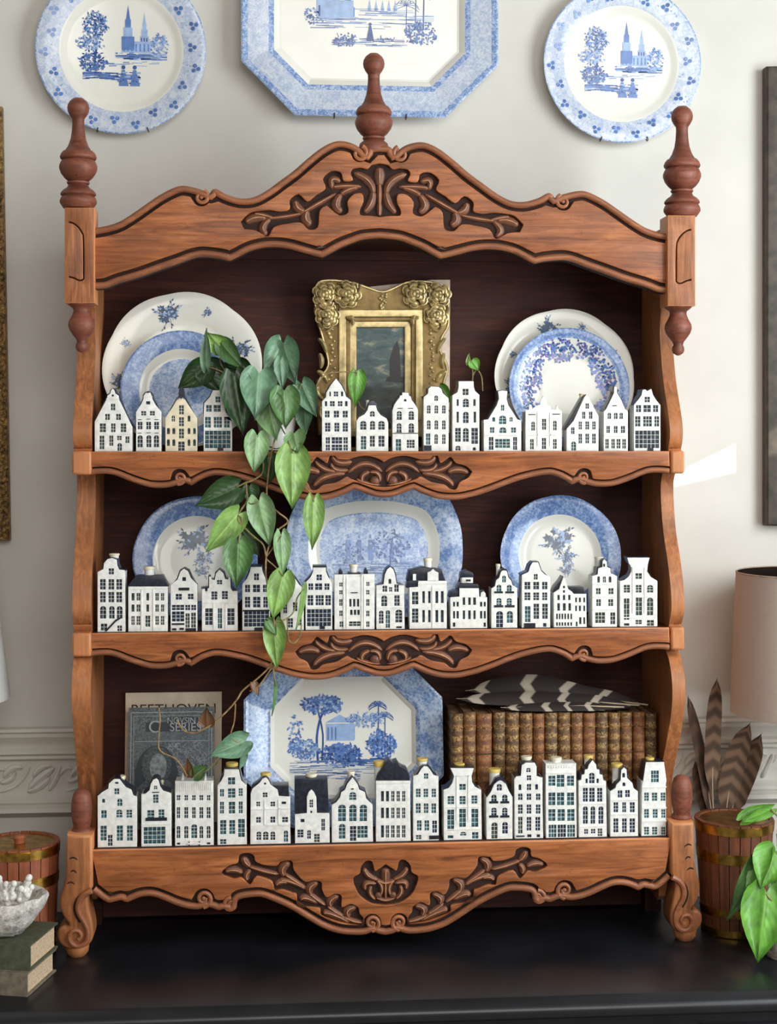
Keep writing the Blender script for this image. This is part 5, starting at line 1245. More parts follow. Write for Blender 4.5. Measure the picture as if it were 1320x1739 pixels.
for sgn, cx in ((1, 560), (-1, 737)):
    X = lambda d: cx + sgn * d
    for i in range(16): 
        c = P(X(rn.uniform(-2, 9)), 560 + i * 6.5, YF); mb.ball((c.x, YF - .001, c.z), .0026 * rn.uniform(.7, 1.5), 7, 5)
    for pts, w in (([(-18, 600), (-10, 612), (-16, 626)], 10), ([(-22, 630), (-8, 636), (-4, 650)], 11), ([(-20, 655), (-26, 668), (-10, 680)], 11), ([(-16, 668), (-2, 664), (0, 680)], 10), ([(-14, 690), (-22, 700), (-10, 715)], 10), ([(-20, 575), (-8, 582), (-6, 600)], 9)):
        scroll(mb, [(X(a), b) for a, b in pts], w, YF + .001)
c0 = P(650, 505, YF)
for i in range(14):
    c = P(650 + rn.uniform(-9, 9) * (1 - i / 18), 500 + i * 2.2, YF); mb.ball((c.x, YF - .001, c.z), .003, 7, 5)
for sgn in (-1, 1):
    scroll(mb, [(650 + sgn * 55, 536), (650 + sgn * 48, 544), (650 + sgn * 52, 552)], 9, YF - .008); scroll(mb, [(650 + sgn * 62, 540), (650 + sgn * 54, 538), (650 + sgn * 46, 546)], 8, YF - .008)
rim = [FP(x, y) for x, y in cr(OUT[1:-1], 3)]; rim = clean_offset(rim, -.0022)
mb.tube([(x, YF - .0005, z) for x, z in rim], .0021, 6)
mb.build('scroll_ornament', M['gold'], fr, angle=60)
panel_obj('backing_board', [[FP(600, 735, YF + .02), FP(600, 490, YF + .02), FP(735, 475, YF + .02), FP(765, 475, YF + .02), FP(764, 735, YF + .02)]], YF + .0225, YF + .0255, plain('pale_backing_card', (214, 194, 178), .8), fr)
# sits on the shelf
MB().box(PX(545, YF), PX(755, YF), YF + .004, YF + .02, Z1 + .0005, zb + .004).build('bottom_moulding', M['gold_dark'], fr, smooth=False)

# ================================================================== LEATHER BOOKS
def leather(name, base, gilt, seed):
    t = NT(name); v = t.coord((1, 1, 1), loc=(seed * .37, 0, seed * .21))
    n = t.noise(v, 55, 4, .6, .5); g = t.noise(t.coord((1, 1, 1), loc=(seed, 0, seed)), 230, 3, .65, 1.0)
    band = t.n('ShaderNodeTexWave', wave_type='BANDS', bands_direction='Z'); band.inputs['Scale'].default_value = 17; band.inputs['Distortion'].default_value = .5; t.l(t.coord(loc=(0, 0, seed * .11)), band.inputs['Vector'])
    c = t.ramp(n, [(.3, tuple(x * .62 for x in base)), (.7, base)])
    m1 = t.n('ShaderNodeMath', operation='MULTIPLY'); t.l(t.ramp(g, [(.44, (0, 0, 0)), (.58, (255, 255, 255))]), m1.inputs[0]); t.l(t.ramp(band.outputs['Fac'], [(.15, (110, 110, 110)), (.7, (255, 255, 255))]), m1.inputs[1])
    t.col(t.mix(m1.outputs[0], c, lin(gilt))); t.set(Roughness=.5); t.bump(g, .25, .001); return t.m
LE = [leather('brown_leather_%d' % i, b, g, i) for i, (b, g) in enumerate((((112, 76, 48), (184, 146, 88)), ((124, 82, 54), (176, 136, 82)), ((138, 84, 52), (168, 118, 70)), ((98, 70, 46), (172, 140, 88))))]
M['pages'] = plain('aged_page_edges', (150, 118, 82), .8, var=.25, nscale=220)
bounds = [(133, 187), (189, 247), (250, 322), (328, 385), (387, 450), (453, 513), (515, 569), (570, 630), (632, 690), (693, 748), (750, 808), (810, 866), (870, 924), (926, 980), (984, 1040), (1042, 1094)]
YB = .062
ordw = ['first', 'second', 'third', 'fourth', 'fifth', 'sixth', 'seventh', 'eighth', 'eighth', 'seventh', 'sixth', 'fifth', 'fourth', 'third', 'second', 'first']
btop = Z3
for i, (a, b) in enumerate(bounds):
    rn = random.Random(i)
    x0 = PX(720 + a / 2.75, YB, 1300); x1 = PX(720 + b / 2.75, YB, 1300)
    zt = P(720 + a / 2.75, 1212 + rn.uniform(-2, 2), YB).z; z0 = Z3 + .0005; D = .122
    btop = max(btop, zt)
    lab = ('%s brown leather book from the %s of the row on the bottom shelf' % (ordw[i], 'platter' if i < 8 else 'right end'))
    r = thing('leather_book', lab, 'book', ((x0 + x1) / 2, YB + .06, z0), 'brown leather volumes on the bottom shelf')
    w = x1 - x0; xc = (x0 + x1) / 2
    prof = [(x0, YB + D), (x0, YB + .012)] + [(xc - w / 2 * cos(t), YB + .012 - .0085 * sin(t)) for t in [pi * k / 8 for k in range(1, 8)]] + [(x1, YB + .012), (x1, YB + D)]
    inn_ = [(x1 - .0018, YB + D), (x1 - .0018, YB + .014), (x0 + .0018, YB + .014), (x0 + .0018, YB + D)]
    pl = prof + inn_; n = len(pl); vv = [(x, y, z) for z in (z0, zt) for x, y in pl]
    MB().add(vv, [tuple(range(n)), tuple(range(2 * n - 1, n - 1, -1))] + [(q, (q + 1) % n, (q + 1) % n + n, q + n) for q in range(n)]).build('cover', LE[i % 4], r, angle=35)
    MB().box(x0 + .0019, x1 - .0019, YB + .0145, YB + D - .004, z0 + .003, zt - .004).build('page_block', M['pages'], r, smooth=False)
    for zz in (.18, .42, .66, .88):
        z = z0 + (zt - z0) * zz
        MB().tube([(xc - (w / 2 + .0003) * cos(t), YB + .012 - .0090 * sin(t), z) for t in [pi * k / 10 for k in range(11)]], .0012, 5).build('spine_band', LE[(i + 1) % 4], r)

# ================================================================== FEATHERS
def feather_mat(name, ground, bar, nb, sharp=.12, pos=.5):
    t = NT(name); uv = t.n('ShaderNodeTexCoord'); mp = t.n('ShaderNodeMapping'); mp.inputs['Scale'].default_value = (nb, .35, 1); t.l(uv.outputs['UV'], mp.inputs[0])
    w = t.n('ShaderNodeTexWave', wave_type='BANDS', bands_direction='X'); w.inputs['Scale'].default_value = .05; w.inputs['Distortion'].default_value = 1.6; w.inputs['Detail'].default_value = 2; w.inputs['Detail Scale'].default_value = 1.5; t.l(mp.outputs[0], w.inputs['Vector'])
    c = t.ramp(w.outputs['Fac'], [(pos - sharp, ground), (pos + sharp, bar)])
    mp2 = t.n('ShaderNodeMapping'); mp2.inputs['Scale'].default_value = (60, 3, 1); t.l(uv.outputs['UV'], mp2.inputs[0]); nn = t.noise(mp2.outputs[0], 1.5, 3)
    t.col(t.mix(t.ramp(nn, [(.35, (90, 90, 90)), (.65, (0, 0, 0))]), c, lin(tuple(x * .55 for x in ground)))); t.set(Roughness=.7); t.bump(nn, .3, .001); return t.m
M['fe_dark'] = feather_mat('barred_dark_feather', (44, 34, 30), (182, 168, 150), 5, .06, pos=.86)
M['fe_pheasant'] = feather_mat('barred_pheasant_feather', (128, 100, 78), (76, 56, 42), 11, .35)
M['fe_brown'] = feather_mat('brown_pheasant_feather', (92, 66, 50), (70, 50, 38), 9, .3)
M['quill'] = plain('pale_quill', (196, 176, 146), .5)
def feather(path, W, label, mat, normal, group, cat='feather', arch=.25, side=None, frac=.12):
    """path: 3-D points from quill to tip"""
    path = [Vector(p) for p in cr([tuple(p) for p in path], 6)]; n = len(path)
    r = thing('feather', label, cat, tuple(path[0]), group)
    m = MB(); m.uv = []; nv = 9; N = Vector(normal).normalized(); rn = random.Random(len(label))
    for i, p in enumerate(path):
        s = i / (n - 1); t = (path[min(n - 1, i + 1)] - path[max(0, i - 1)]).normalized()
        sd = t.cross(N).normalized(); nn = sd.cross(t)
        q = max(0, (s - frac) / (1 - frac)); wd = W * (min(1, q * 5) ** .7) * (1 - max(0, (q - .55) / .45) ** 2.2) ** .6 if q > 0 else 0
        for k in range(nv):
            u = -1 + 2 * k / (nv - 1); lag = -abs(u) * W * .55 * (1 if q < .95 else .3)
            m.v.append(p + sd * u * wd / 2 + t * lag * 0.6 + nn * (arch * (1 - u * u) * wd * .35)); m.uv.append((s * 2 * pi, (u + 1) / 2 + rn.uniform(-.01, .01)))
    for i in range(n - 1):
        for k in range(nv - 1):
            a = i * nv + k; m.f.append((a, a + 1, a + nv + 1, a + nv)); m.mi.append(0)
    m.build('vane', mat, r, angle=80)
    MB().tube([tuple(p + N * (arch * W * .2)) for p in path], [.0014 * (1 - .8 * i / n) for i in range(n)], 6).build('quill', M['quill'], r)
    return r
def BP(px, py, Y): return P(px, py, Y)
zt = btop + .0035
def lie(pts, lift=0):                                # points on the book tops, given as (px, depth, height above)
    return [(PX(x, y, 1200), y, zt + h) for x, y, h in pts]
gF = 'barred feathers lying on the leather books'
feather(lie([(1100, .085, .001), (1010, .105, .012), (900, .125, .034), (790, .135, .022)]), .040, 'broad dark feather with white bars, tallest on the leather books', M['fe_dark'], (.1, -.85, .5), gF)
feather(lie([(1085, .080, .001), (1000, .085, .008), (900, .092, .014), (775, .100, .014)]), .034, 'dark barred feather in the middle of those on the leather books', M['fe_dark'], (.05, -.7, .7), gF)
feather(lie([(1060, .066, .001), (990, .066, .004), (930, .066, .004), (850, .068, .003)]), .022, 'small barred feather nearest the spines on the leather books', M['fe_dark'], (.05, -.6, .8), gF)

# ================================================================== SHEET MUSIC AND DARK ALBUM
M['cream_paper'] = plain('cream_paper', (226, 210, 186), .8, var=.06, nscale=30)
def leaning(name, label, cat, px0, px1, pytop, Yb, Yt, th, mat, nm):
    pb = P(px0, 1400, Yb); pb2 = P(px1, 1400, Yb); pt = P(px0, pytop, Yt)
    H = math.hypot(pt.z - Z3, Yt - Yb); tilt = math.atan2(Yt - Yb, pt.z - Z3); w = pb2.x - pb.x
    r = thing(name, label, cat, ((pb.x + pb2.x) / 2, Yb, Z3 + .0006 + th * sin(tilt)), None, (-tilt, 0, 0))
    bx = MB().box(-w / 2, w / 2, 0, th, 0, H).build(nm, mat, r, smooth=False, local=True)
    return r, w, H, bx
r, w, H, bx = leaning('sheet_music', 'cream sheet music booklet with large black title, left on the bottom shelf', 'sheet music', 211, 376, 1178, .165, .192, .006, M['cream_paper'], 'cover')
M['ink_black'] = plain('black_print', (44, 38, 36), .7)
M['ink_silver'] = plain('silver_blocking', (156, 162, 164), .5)
def text(body, size, x, z, mat, root, y=-.0003, sx=1.0, shear=0):
    cu = bpy.data.curves.new('txt', 'FONT'); cu.body = body; cu.size = size; cu.align_x = 'CENTER'; cu.shear = shear
    ob = bpy.data.objects.new('txt', cu); me = bpy.data.meshes.new_from_object(ob); bpy.data.objects.remove(ob)
    for v in me.vertices: u, q, _ = v.co; v.co = (x + u * sx, y, z + q)
    me.materials.clear(); me.materials.append(mat)
    o = link('lettering', me, root, True); return o
text('BEETHOVEN', .0255, 0, H - .0385, M['ink_black'], r, sx=1.08)
t = NT('slate_grey_blocked_cloth'); v = t.coord(); n1 = t.noise(v, 120, 3, .6, 2.5); n2 = t.noise(v, 14, 2)
t.col(t.mix(t.ramp(n2, [(.4, (0, 0, 0)), (.6, (160, 160, 160))]), t.ramp(n1, [(.42, (64, 70, 74)), (.56, (104, 110, 112))]), lin((84, 90, 92)))); t.set(Roughness=.6); t.bump(n1, .2, .001)
r, w, H, bx = leaning('album', 'slate grey clothbound book with blocked portrait before the sheet music', 'book', 216, 363, 1205, .118, .150, .014, t.m, 'cover')
mb = MB()
fx, fz = w * .46, H
def line(x0, z0, x1, z1, ww=.0009): 
    mb.box(min(x0, x1) - ww / 2, max(x0, x1) + ww / 2, -.0006, .0002, min(z0, z1) - ww / 2, max(z0, z1) + ww / 2)
for e, ww in ((.94, .0012), (.88, .0007)):
    line(-w / 2 * e, H * .02, -w / 2 * e, H * (.5 + e / 2 - .01), ww); line(w / 2 * e, H * .02, w / 2 * e, H * (.5 + e / 2 - .01), ww); line(-w / 2 * e, H * (.5 + e / 2 - .01), w / 2 * e, H * (.5 + e / 2 - .01), ww)
line(-w * .42, H * .72, w * .42, H * .72)
rn = random.Random(4)
for i in range(120):
    x = rn.uniform(-.05, .42) * w; z = H * rn.uniform(.40, .69); a = rn.choice((.8, -.8, 2.3, .3)); L = .009
    mb.tube([(x, -.0001, z), (x + L * .5 * cos(a + .4), -.0001, z + L * .5 * sin(a + .4)), (x + L * cos(a), -.0001, z + L * sin(a))], .0004, 4)
mb.build('blocked_lines', M['ink_silver'], r, smooth=False, local=True)
M['cloth_dark'] = plain('dark_slate_cloth', (48, 52, 58), .6); M['cloth_grey'] = plain('grey_blocking', (126, 134, 136), .6, var=.3, nscale=160)
panel_obj('title_band', [[(-w * .30, H * .80), (w * .36, H * .80), (w * .36, H * .91), (w * .2, H * .925), (-w * .02, H * .91), (-w * .05, H * .88), (-w * .30, H * .875)]], -.0004, .0004, M['cloth_dark'], r, local=True)
text('C', .030, -w * .20, H * .793, M['ink_silver'], r, y=-.0007); text('NOVSIN M', .0145, w * .165, H * .868, M['ink_silver'], r, y=-.0007, sx=.95); text('SERIES', .0205, w * .165, H * .803, M['ink_silver'], r, y=-.0007, sx=1.0)
arch = [(-w * .42 + w * .5 * k / 20, H * .40 + H * .285 * math.sqrt(max(0, 1 - ((k - 10) / 10.5) ** 2))) for k in range(21)]
panel_obj('portrait_arch', [[(-w * .42, H * .05)] + arch + [(w * .08, H * .05)]], -.0005, .0004, M['cloth_dark'], r, local=True)
xc = -w * .17
def blob(c, a, b, n=20): return [(c[0] + a * cos(2 * pi * i / n), c[1] + b * sin(2 * pi * i / n)) for i in range(n)]
panel_obj('portrait_bust', [[(xc - .042, H * .12), (xc - .038, H * .32), (xc - .018, H * .40), (xc + .02, H * .40), (xc + .036, H * .33), (xc + .04, H * .12)]], -.0008, .0004, plain('bust_grey', (78, 84, 88), .6, var=.4, nscale=190), r, local=True)
panel_obj('portrait_hair', [blob((xc, H * .52), .026, .034)], -.0010, .0004, plain('hair_grey', (70, 76, 78), .6, var=.5, nscale=240), r, local=True)
panel_obj('portrait_face', [blob((xc + .003, H * .51), .015, .023)], -.0013, .0004, M['cloth_grey'], r, local=True)
panel_obj('page_edges', [[(w / 2 - .0002, .002), (w / 2 + .0006, .002), (w / 2 + .0006, H - .002), (w / 2 - .0002, H - .002)]], .003, .012, M['pages'], r, local=True)
# ================================================================== TRAILING PLANT
def leaf_mat(name, c, rib, rough=.35):
    t = NT(name); tc = t.n('ShaderNodeTexCoord'); sep = t.n('ShaderNodeSeparateXYZ'); t.l(tc.outputs['UV'], sep.inputs[0])
    n = t.noise(t.coord(), 40, 3)
    base = t.ramp(n, [(.3, tuple(x * .80 for x in c)), (.7, tuple(min(255, x * 1.14) for x in c))])
    a = t.n('ShaderNodeMath', operation='SUBTRACT'); t.l(sep.outputs['X'], a.inputs[0]); a.inputs[1].default_value = .5
    b = t.n('ShaderNodeMath', operation='ABSOLUTE'); t.l(a.outputs[0], b.inputs[0])
    mid = t.ramp(b.outputs[0], [(.008, (255, 255, 255)), (.035, (0, 0, 0))])
    # side veins sweep from the midrib towards the tip
    c1 = t.n('ShaderNodeMath', operation='MULTIPLY_ADD'); t.l(b.outputs[0], c1.inputs[0]); c1.inputs[1].default_value = -.9; t.l(sep.outputs['Y'], c1.inputs[2])
    c2 = t.n('ShaderNodeMath', operation='MULTIPLY'); t.l(c1.outputs[0], c2.inputs[0]); c2.inputs[1].default_value = 44
    c3 = t.n('ShaderNodeMath', operation='SINE'); t.l(c2.outputs[0], c3.inputs[0])
    vein = t.ramp(c3.outputs[0], [(.80, (0, 0, 0)), (1.0, (120, 120, 120))])
    mx = t.n('ShaderNodeMath', operation='MAXIMUM'); t.l(mid, mx.inputs[0]); t.l(vein, mx.inputs[1])
    fac = t.n('ShaderNodeMath', operation='MULTIPLY'); t.l(mx.outputs[0], fac.inputs[0]); fac.inputs[1].default_value = .55
    t.col(t.mix(fac.outputs[0], base, lin(rib))); t.set(Roughness=rough)
    t.b.inputs['Subsurface Weight'].default_value = .0
    t.bump(c3.outputs[0], .12, .001)
    return t.m
M['leaf_dark_shaded'] = leaf_mat('shaded_dark_green_leaf', (44, 72, 36), (84, 112, 66))  # shade on the hidden leaves is put into this darker green
M['leaf_mid'] = leaf_mat('green_leaf', (82, 122, 66), (146, 178, 120))
M['leaf_pale_lit'] = leaf_mat('lit_pale_green_leaf', (124, 160, 108), (186, 208, 164))  # light on leaves facing it is mixed into this paler green
M['leaf_lime'] = leaf_mat('lime_green_leaf', (128, 166, 84), (190, 212, 140))
M['leaf_grey'] = leaf_mat('grey_green_leaf', (104, 142, 112), (166, 194, 160))
M['leaf_brown'] = leaf_mat('bronze_leaf', (112, 74, 48), (150, 120, 70))
M['leaf_bright'] = leaf_mat('bright_green_leaf', (96, 154, 52), (150, 196, 96))
M['vine'] = plain('green_brown_vine', (132, 122, 74), .5, var=.3, nscale=120)
M['vine_tan'] = plain('tan_vine', (158, 128, 84), .5, var=.3, nscale=120)
PROF = [(0, .60), (.06, .80), (.14, .94), (.25, 1.0), (.38, .97), (.52, .83), (.66, .62), (.78, .40), (.88, .21), (.95, .085), (1, .004)]
def leaf(base, tip, W, mat, root, Yb, Yt=None, roll=0.0, fold=.20, curl=.10, name='leaf', heart=.18):
    W = W * 1.06
    """heart-shaped leaf from its notch to its tip (pixels), at depths Yb..Yt"""
    Yt = Yb if Yt is None else Yt
    B = P(base[0], base[1], Yb); T_ = P(tip[0], tip[1], Yt); L = (T_ - B).length; al = (T_ - B).normalized()
    W = W * SC(base[0], Yb)
    vd = (CAM - B).normalized(); sd = al.cross(vd).normalized(); nm = sd.cross(al).normalized()
    if nm.dot(vd) < 0: nm = -nm
    if roll: sd, nm = sd * cos(roll) + nm * sin(roll), nm * cos(roll) - sd * sin(roll)
    m = MB(); m.uv = []; V = [-1, -.72, -.42, -.16, 0, .16, .42, .72, 1]
    for s, hw in PROF:
        for v in V:
            av = abs(v); back = heart * L * sin(pi * min(1, av * .78)) * (1 - s) ** 3
            lift = fold * W * .5 * av * (1 - .4 * s) - .10 * W * sin(av * pi) - curl * L * s * s
            p = B + al * (s * L - back) + sd * (v * hw * W / 2) + nm * lift
            m.v.append(p); m.uv.append(((v + 1) / 2, s))
    k = len(V)
    for i in range(len(PROF) - 1):
        for j in range(k - 1):
            a = i * k + j; m.f.append((a, a + 1, a + k + 1, a + k)); m.mi.append(0)
    o = m.build(name, mat, root, angle=180)
    return o
def vine(pts, r, root, mat='vine', name='stem'):
    q = [tuple(P(x, y, Y)) for x, y, Y in pts]
    MB().tube(cr(q, 4), r, 6).build(name, M[mat], root)
pot_c = (PX(470, .075), .078, Z1 + .0004)
pl = thing('trailing_plant', 'trailing heart-leaf plant in a small white pot spilling down from the top shelf', 'plant', pot_c)
MB().lathe([(.024, .0), (.027, .002), (.031, .03), (.034, .054), (.0345, .058), (.032, .058), (.030, .052), (.0, .050)], pot_c, 28).build('pot', M['white_glaze'], pl)
MB().tube([(pot_c[0] - .022 + .004 * i, pot_c[1] - .0285 + .0011 * abs(i - 5), pot_c[2] + .006 + .002 * sin(i * .9)) for i in range(12)], .0008, 5).build('pot_line', M['ink_black'], pl)
D_, Mi, Pa, Li, Gr = M['leaf_dark_shaded'], M['leaf_mid'], M['leaf_pale_lit'], M['leaf_lime'], M['leaf_grey']
LV = [((379, 592), (352, 566), 36, Li, .05, .04, .3), ((377, 583), (412, 627), 34, Mi, .045, .03, -.3), ((350, 622), (348, 556), 20, Gr, .04, .045, .5), ((352, 622), (302, 660), 44, D_, .062, .058, 0), ((352, 620), (378, 668), 52, D_, .066, .064, 0), ((418, 628), (374, 620), 40, D_, .06, .062, .2),
      ((398, 640), (414, 738), 54, D_, .002, -.012, .1), ((440, 634), (434, 710), 60, Gr, .0, -.03, .05), ((479, 584), (450, 640), 52, Gr, .03, .01, .4), ((482, 584), (500, 652), 50, Gr, .02, .005, -.45), ((477, 612), (480, 662), 24, Gr, .012, .005, 0), ((513, 652), (536, 707), 40, Gr, .012, .0, -.2),
      ((483, 664), (486, 727), 50, Mi, -.012, -.03, .15), ((518, 695), (517, 737), 34, Gr, .02, .015, -.6), ((455, 678), (468, 747), 54, Pa, -.004, -.022, -.25), ((437, 740), (432, 803), 42, Pa, -.018, -.035, .15), ((500, 736), (506, 768), 38, Pa, -.016, -.032, -.2), ((497, 768), (497, 864), 58, Li, -.028, -.042, .1), ((456, 775), (457, 823), 36, D_, -.012, -.012, 0),
      ((402, 828), (333, 860), 52, D_, -.018, -.03, .2), ((404, 874), (350, 938), 46, Li, -.024, -.034, .1), ((440, 851), (458, 928), 46, Pa, -.022, -.032, -.1), ((405, 922), (402, 998), 50, M['leaf_mid2'] if 'leaf_mid2' in M else Mi, -.03, -.036, 0), ((412, 900), (442, 945), 34, D_, -.012, -.012, .2), ((424, 826), (430, 858), 30, D_, -.008, -.008, 0),
      ((533, 851), (532, 934), 36, Li, -.014, -.02, .25), ((478, 909), (482, 979), 30, Pa, -.022, -.03, .3), ((481, 978), (464, 1052), 45, Li, -.032, -.042, .1), ((466, 1060), (470, 1137), 38, Li, -.022, -.03, -.15), ((516, 1000), (508, 1072), 16, Li, -.012, -.012, .9), ((468, 1164), (466, 1217), 11, Mi, -.012, -.012, 1.0), ((455, 1055), (470, 1078), 18, Mi, -.026, -.03, .3)]
for i, (b, t_, w, mt, yb, yt, ro) in enumerate(LV): leaf(b, t_, w, mt, pl, yb, yt, ro)
# fading and low leaves
leaf((352, 1234), (350, 1202), 28, M['leaf_brown'], pl, -.012, -.014, .3, heart=.05); leaf((417, 1258), (358, 1284), 42, Gr, pl, -.016, -.03, .2); leaf((415, 1282), (408, 1308), 18, Gr, pl, -.012, -.012, .9)
leaf((322, 1320), (318, 1288), 18, M['leaf_brown'], pl, -.004, -.008, .4, heart=.05); leaf((330, 1318), (352, 1300), 24, Mi, pl, -.008, -.012, .2); leaf((430, 1160), (440, 1182), 16, M['leaf_brown'], pl, -.014, -.016, .5)
for v_ in ([(470, 718, .075), (452, 726, .03), (444, 756, -.012), (447, 800, -.016), (430, 815, -.017), (417, 820, -.018), (402, 827, -.018)],
           [(418, 818, -.018), (419, 836, -.02), (420, 850, -.021), (408, 868, -.022), (403, 880, -.022), (414, 895, -.022), (432, 912, -.024), (447, 925, -.024), (452, 946, -.024)],
           [(470, 715, .06), (468, 740, .0), (460, 775, -.012), (455, 812, -.014), (454, 848, -.014), (470, 868, -.014), (489, 885, -.014), (472, 900, -.016), (460, 918, -.02), (452, 945, -.024)],
           [(452, 946, -.024), (452, 980, -.026), (462, 1030, -.026), (468, 1085, -.022), (462, 1125, -.016), (440, 1150, -.014), (413, 1172, -.014), (404, 1186, -.014), (390, 1203, -.013), (366, 1226, -.012), (352, 1235, -.012), (330, 1245, -.011), (312, 1240, -.009), (300, 1222, -.006)],
           [(468, 1125, -.018), (452, 1148, -.016), (440, 1164, -.014), (424, 1174, -.014)], [(400, 1195, -.014), (398, 1225, -.014), (392, 1250, -.016), (405, 1262, -.017)], [(392, 1255, -.016), (376, 1275, -.014), (360, 1300, -.012), (345, 1312, -.010), (330, 1318, -.008)],
           [(411, 1264, -.016), (385, 1276, -.015), (366, 1300, -.012)], [(516, 1001, -.012), (505, 1015, -.014), (498, 1040, -.016), (484, 1052, -.02), (470, 1056, -.024)], [(488, 1048, -.018), (490, 1085, -.02), (500, 1092, -.02), (510, 1078, -.018), (512, 1060, -.015)],
           [(270, 1202, -.004), (272, 1222, -.006), (270, 1250, -.006), (272, 1275, -.006), (300, 1290, -.006), (318, 1318, -.006)], [(512, 652, .012), (495, 690, .03), (478, 716, .06)], [(482, 584, .02), (478, 640, .04), (472, 716, .07)], [(350, 622, .062), (385, 636, .064), (430, 680, .066), (465, 716, .072)],
           [(378, 592, .06), (374, 615, .062), (388, 636, .064)], [(533, 852, -.014), (528, 838, -.012), (512, 822, -.012), (490, 800, -.012), (470, 770, -.010)], [(468, 1166, -.012), (466, 1150, -.013), (463, 1128, -.016)],
           [(497, 770, -.028), (488, 745, -.012), (476, 722, .05)], [(437, 742, -.018), (446, 728, .0), (462, 718, .05)], [(440, 636, .0), (452, 640, .02), (468, 716, .06)], [(404, 875, -.024), (410, 880, -.023), (412, 892, -.022)], [(405, 923, -.03), (408, 908, -.026), (411, 896, -.023)], [(440, 852, -.022), (426, 856, -.021), (420, 850, -.021)], [(478, 910, -.022), (464, 930, -.023), (452, 946, -.024)], [(481, 979, -.032), (470, 965, -.028), (453, 950, -.025)]):
    vine(v_, .0015 if len(v_) > 6 else .0012, pl, 'vine' if len(v_) % 2 else 'vine_tan')
# runner that passes behind the houses to the right of the frame
vine([(478, 716, .075), (520, 690, .07), (548, 640, .07), (575, 632, .075), (606, 632, .08)], .0012, pl, 'vine_tan'); leaf((607, 630), (604, 692), 30, M['leaf_bright'], pl, .08, .075, .2, heart=.06)
vine([(606, 632, .08), (612, 690, .085), (680, 720, .09), (740, 700, .085), (748, 668, .075)], .0011, pl, 'vine_tan'); leaf((747, 658), (765, 684), 24, M['leaf_bright'], pl, .072, .066, -.2)
vine([(740, 700, .085), (790, 690, .085), (801, 655, .08), (803, 630, .08), (797, 606, .08)], .0014, pl, 'vine'); leaf((802, 612), (814, 630), 20, M['leaf_bright'], pl, .078, .076, .2, heart=.08); leaf((795, 618), (797, 599), 8, M['leaf_lime'], pl, .08, .08, .2)
vine([(803, 638, .08), (810, 628, .08), (818, 640, .08), (820, 664, .08)], .0012, pl, 'vine')

# ================================================================== RIGHT-HAND POTTED PLANT
YP = -.085
pc = P(1338, 1620, YP); pot2 = (pc.x, YP, .0004)
pp = thing('potted_plant', 'green heart-leaf plant in a grey stone pot at the right edge of the sideboard', 'plant', pot2)
t = NT('grey_speckled_stone'); n = t.noise(t.coord(), 120, 4); t.col(t.ramp(n, [(.35, (120, 108, 98)), (.6, (176, 166, 154)), (.7, (206, 200, 190))])); t.set(Roughness=.8); t.bump(n, .4, .002)
MB().lathe([(.036, 0), (.044, .012), (.052, .045), (.054, .085), (.050, .088), (.046, .08), (0, .078)], pot2, 26).build('pot', t.m, pp)
Br = M['leaf_bright']
for b, t_, w, mt, yb, yt, ro in (((1302, 1516), (1288, 1636), 76, Br, -.12, -.15, .1), ((1318, 1445), (1292, 1508), 62, Br, -.10, -.12, -.1), ((1290, 1458), (1240, 1566), 40, Mi, -.085, -.10, .5), ((1262, 1392), (1308, 1364), 26, Br, -.10, -.10, .3), ((1310, 1374), (1262, 1398), 22, Br, -.11, -.11, .4), ((1300, 1450), (1262, 1540), 34, Br, -.09, -.11, -.5), ((1330, 1480), (1308, 1520), 40, Mi, -.09, -.1, 0), ((1345, 1440), (1320, 1420), 40, Br, -.09, -.1, .3)):
    leaf(b, t_, w, mt, pp, yb, yt, ro)
for v_ in ([(1338, 1545, YP), (1330, 1490, -.1), (1318, 1446, -.1)], [(1338, 1545, YP), (1312, 1530, -.12), (1302, 1518, -.12)], [(1338, 1545, YP), (1325, 1480, -.09), (1305, 1450, -.087), (1290, 1458, -.085)], [(1338, 1545, YP), (1335, 1450, -.1), (1325, 1395, -.11), (1310, 1374, -.11)], [(1338, 1545, YP), (1345, 1470, -.09), (1345, 1442, -.09)]):
    vine(v_, .0018, pp, 'vine')
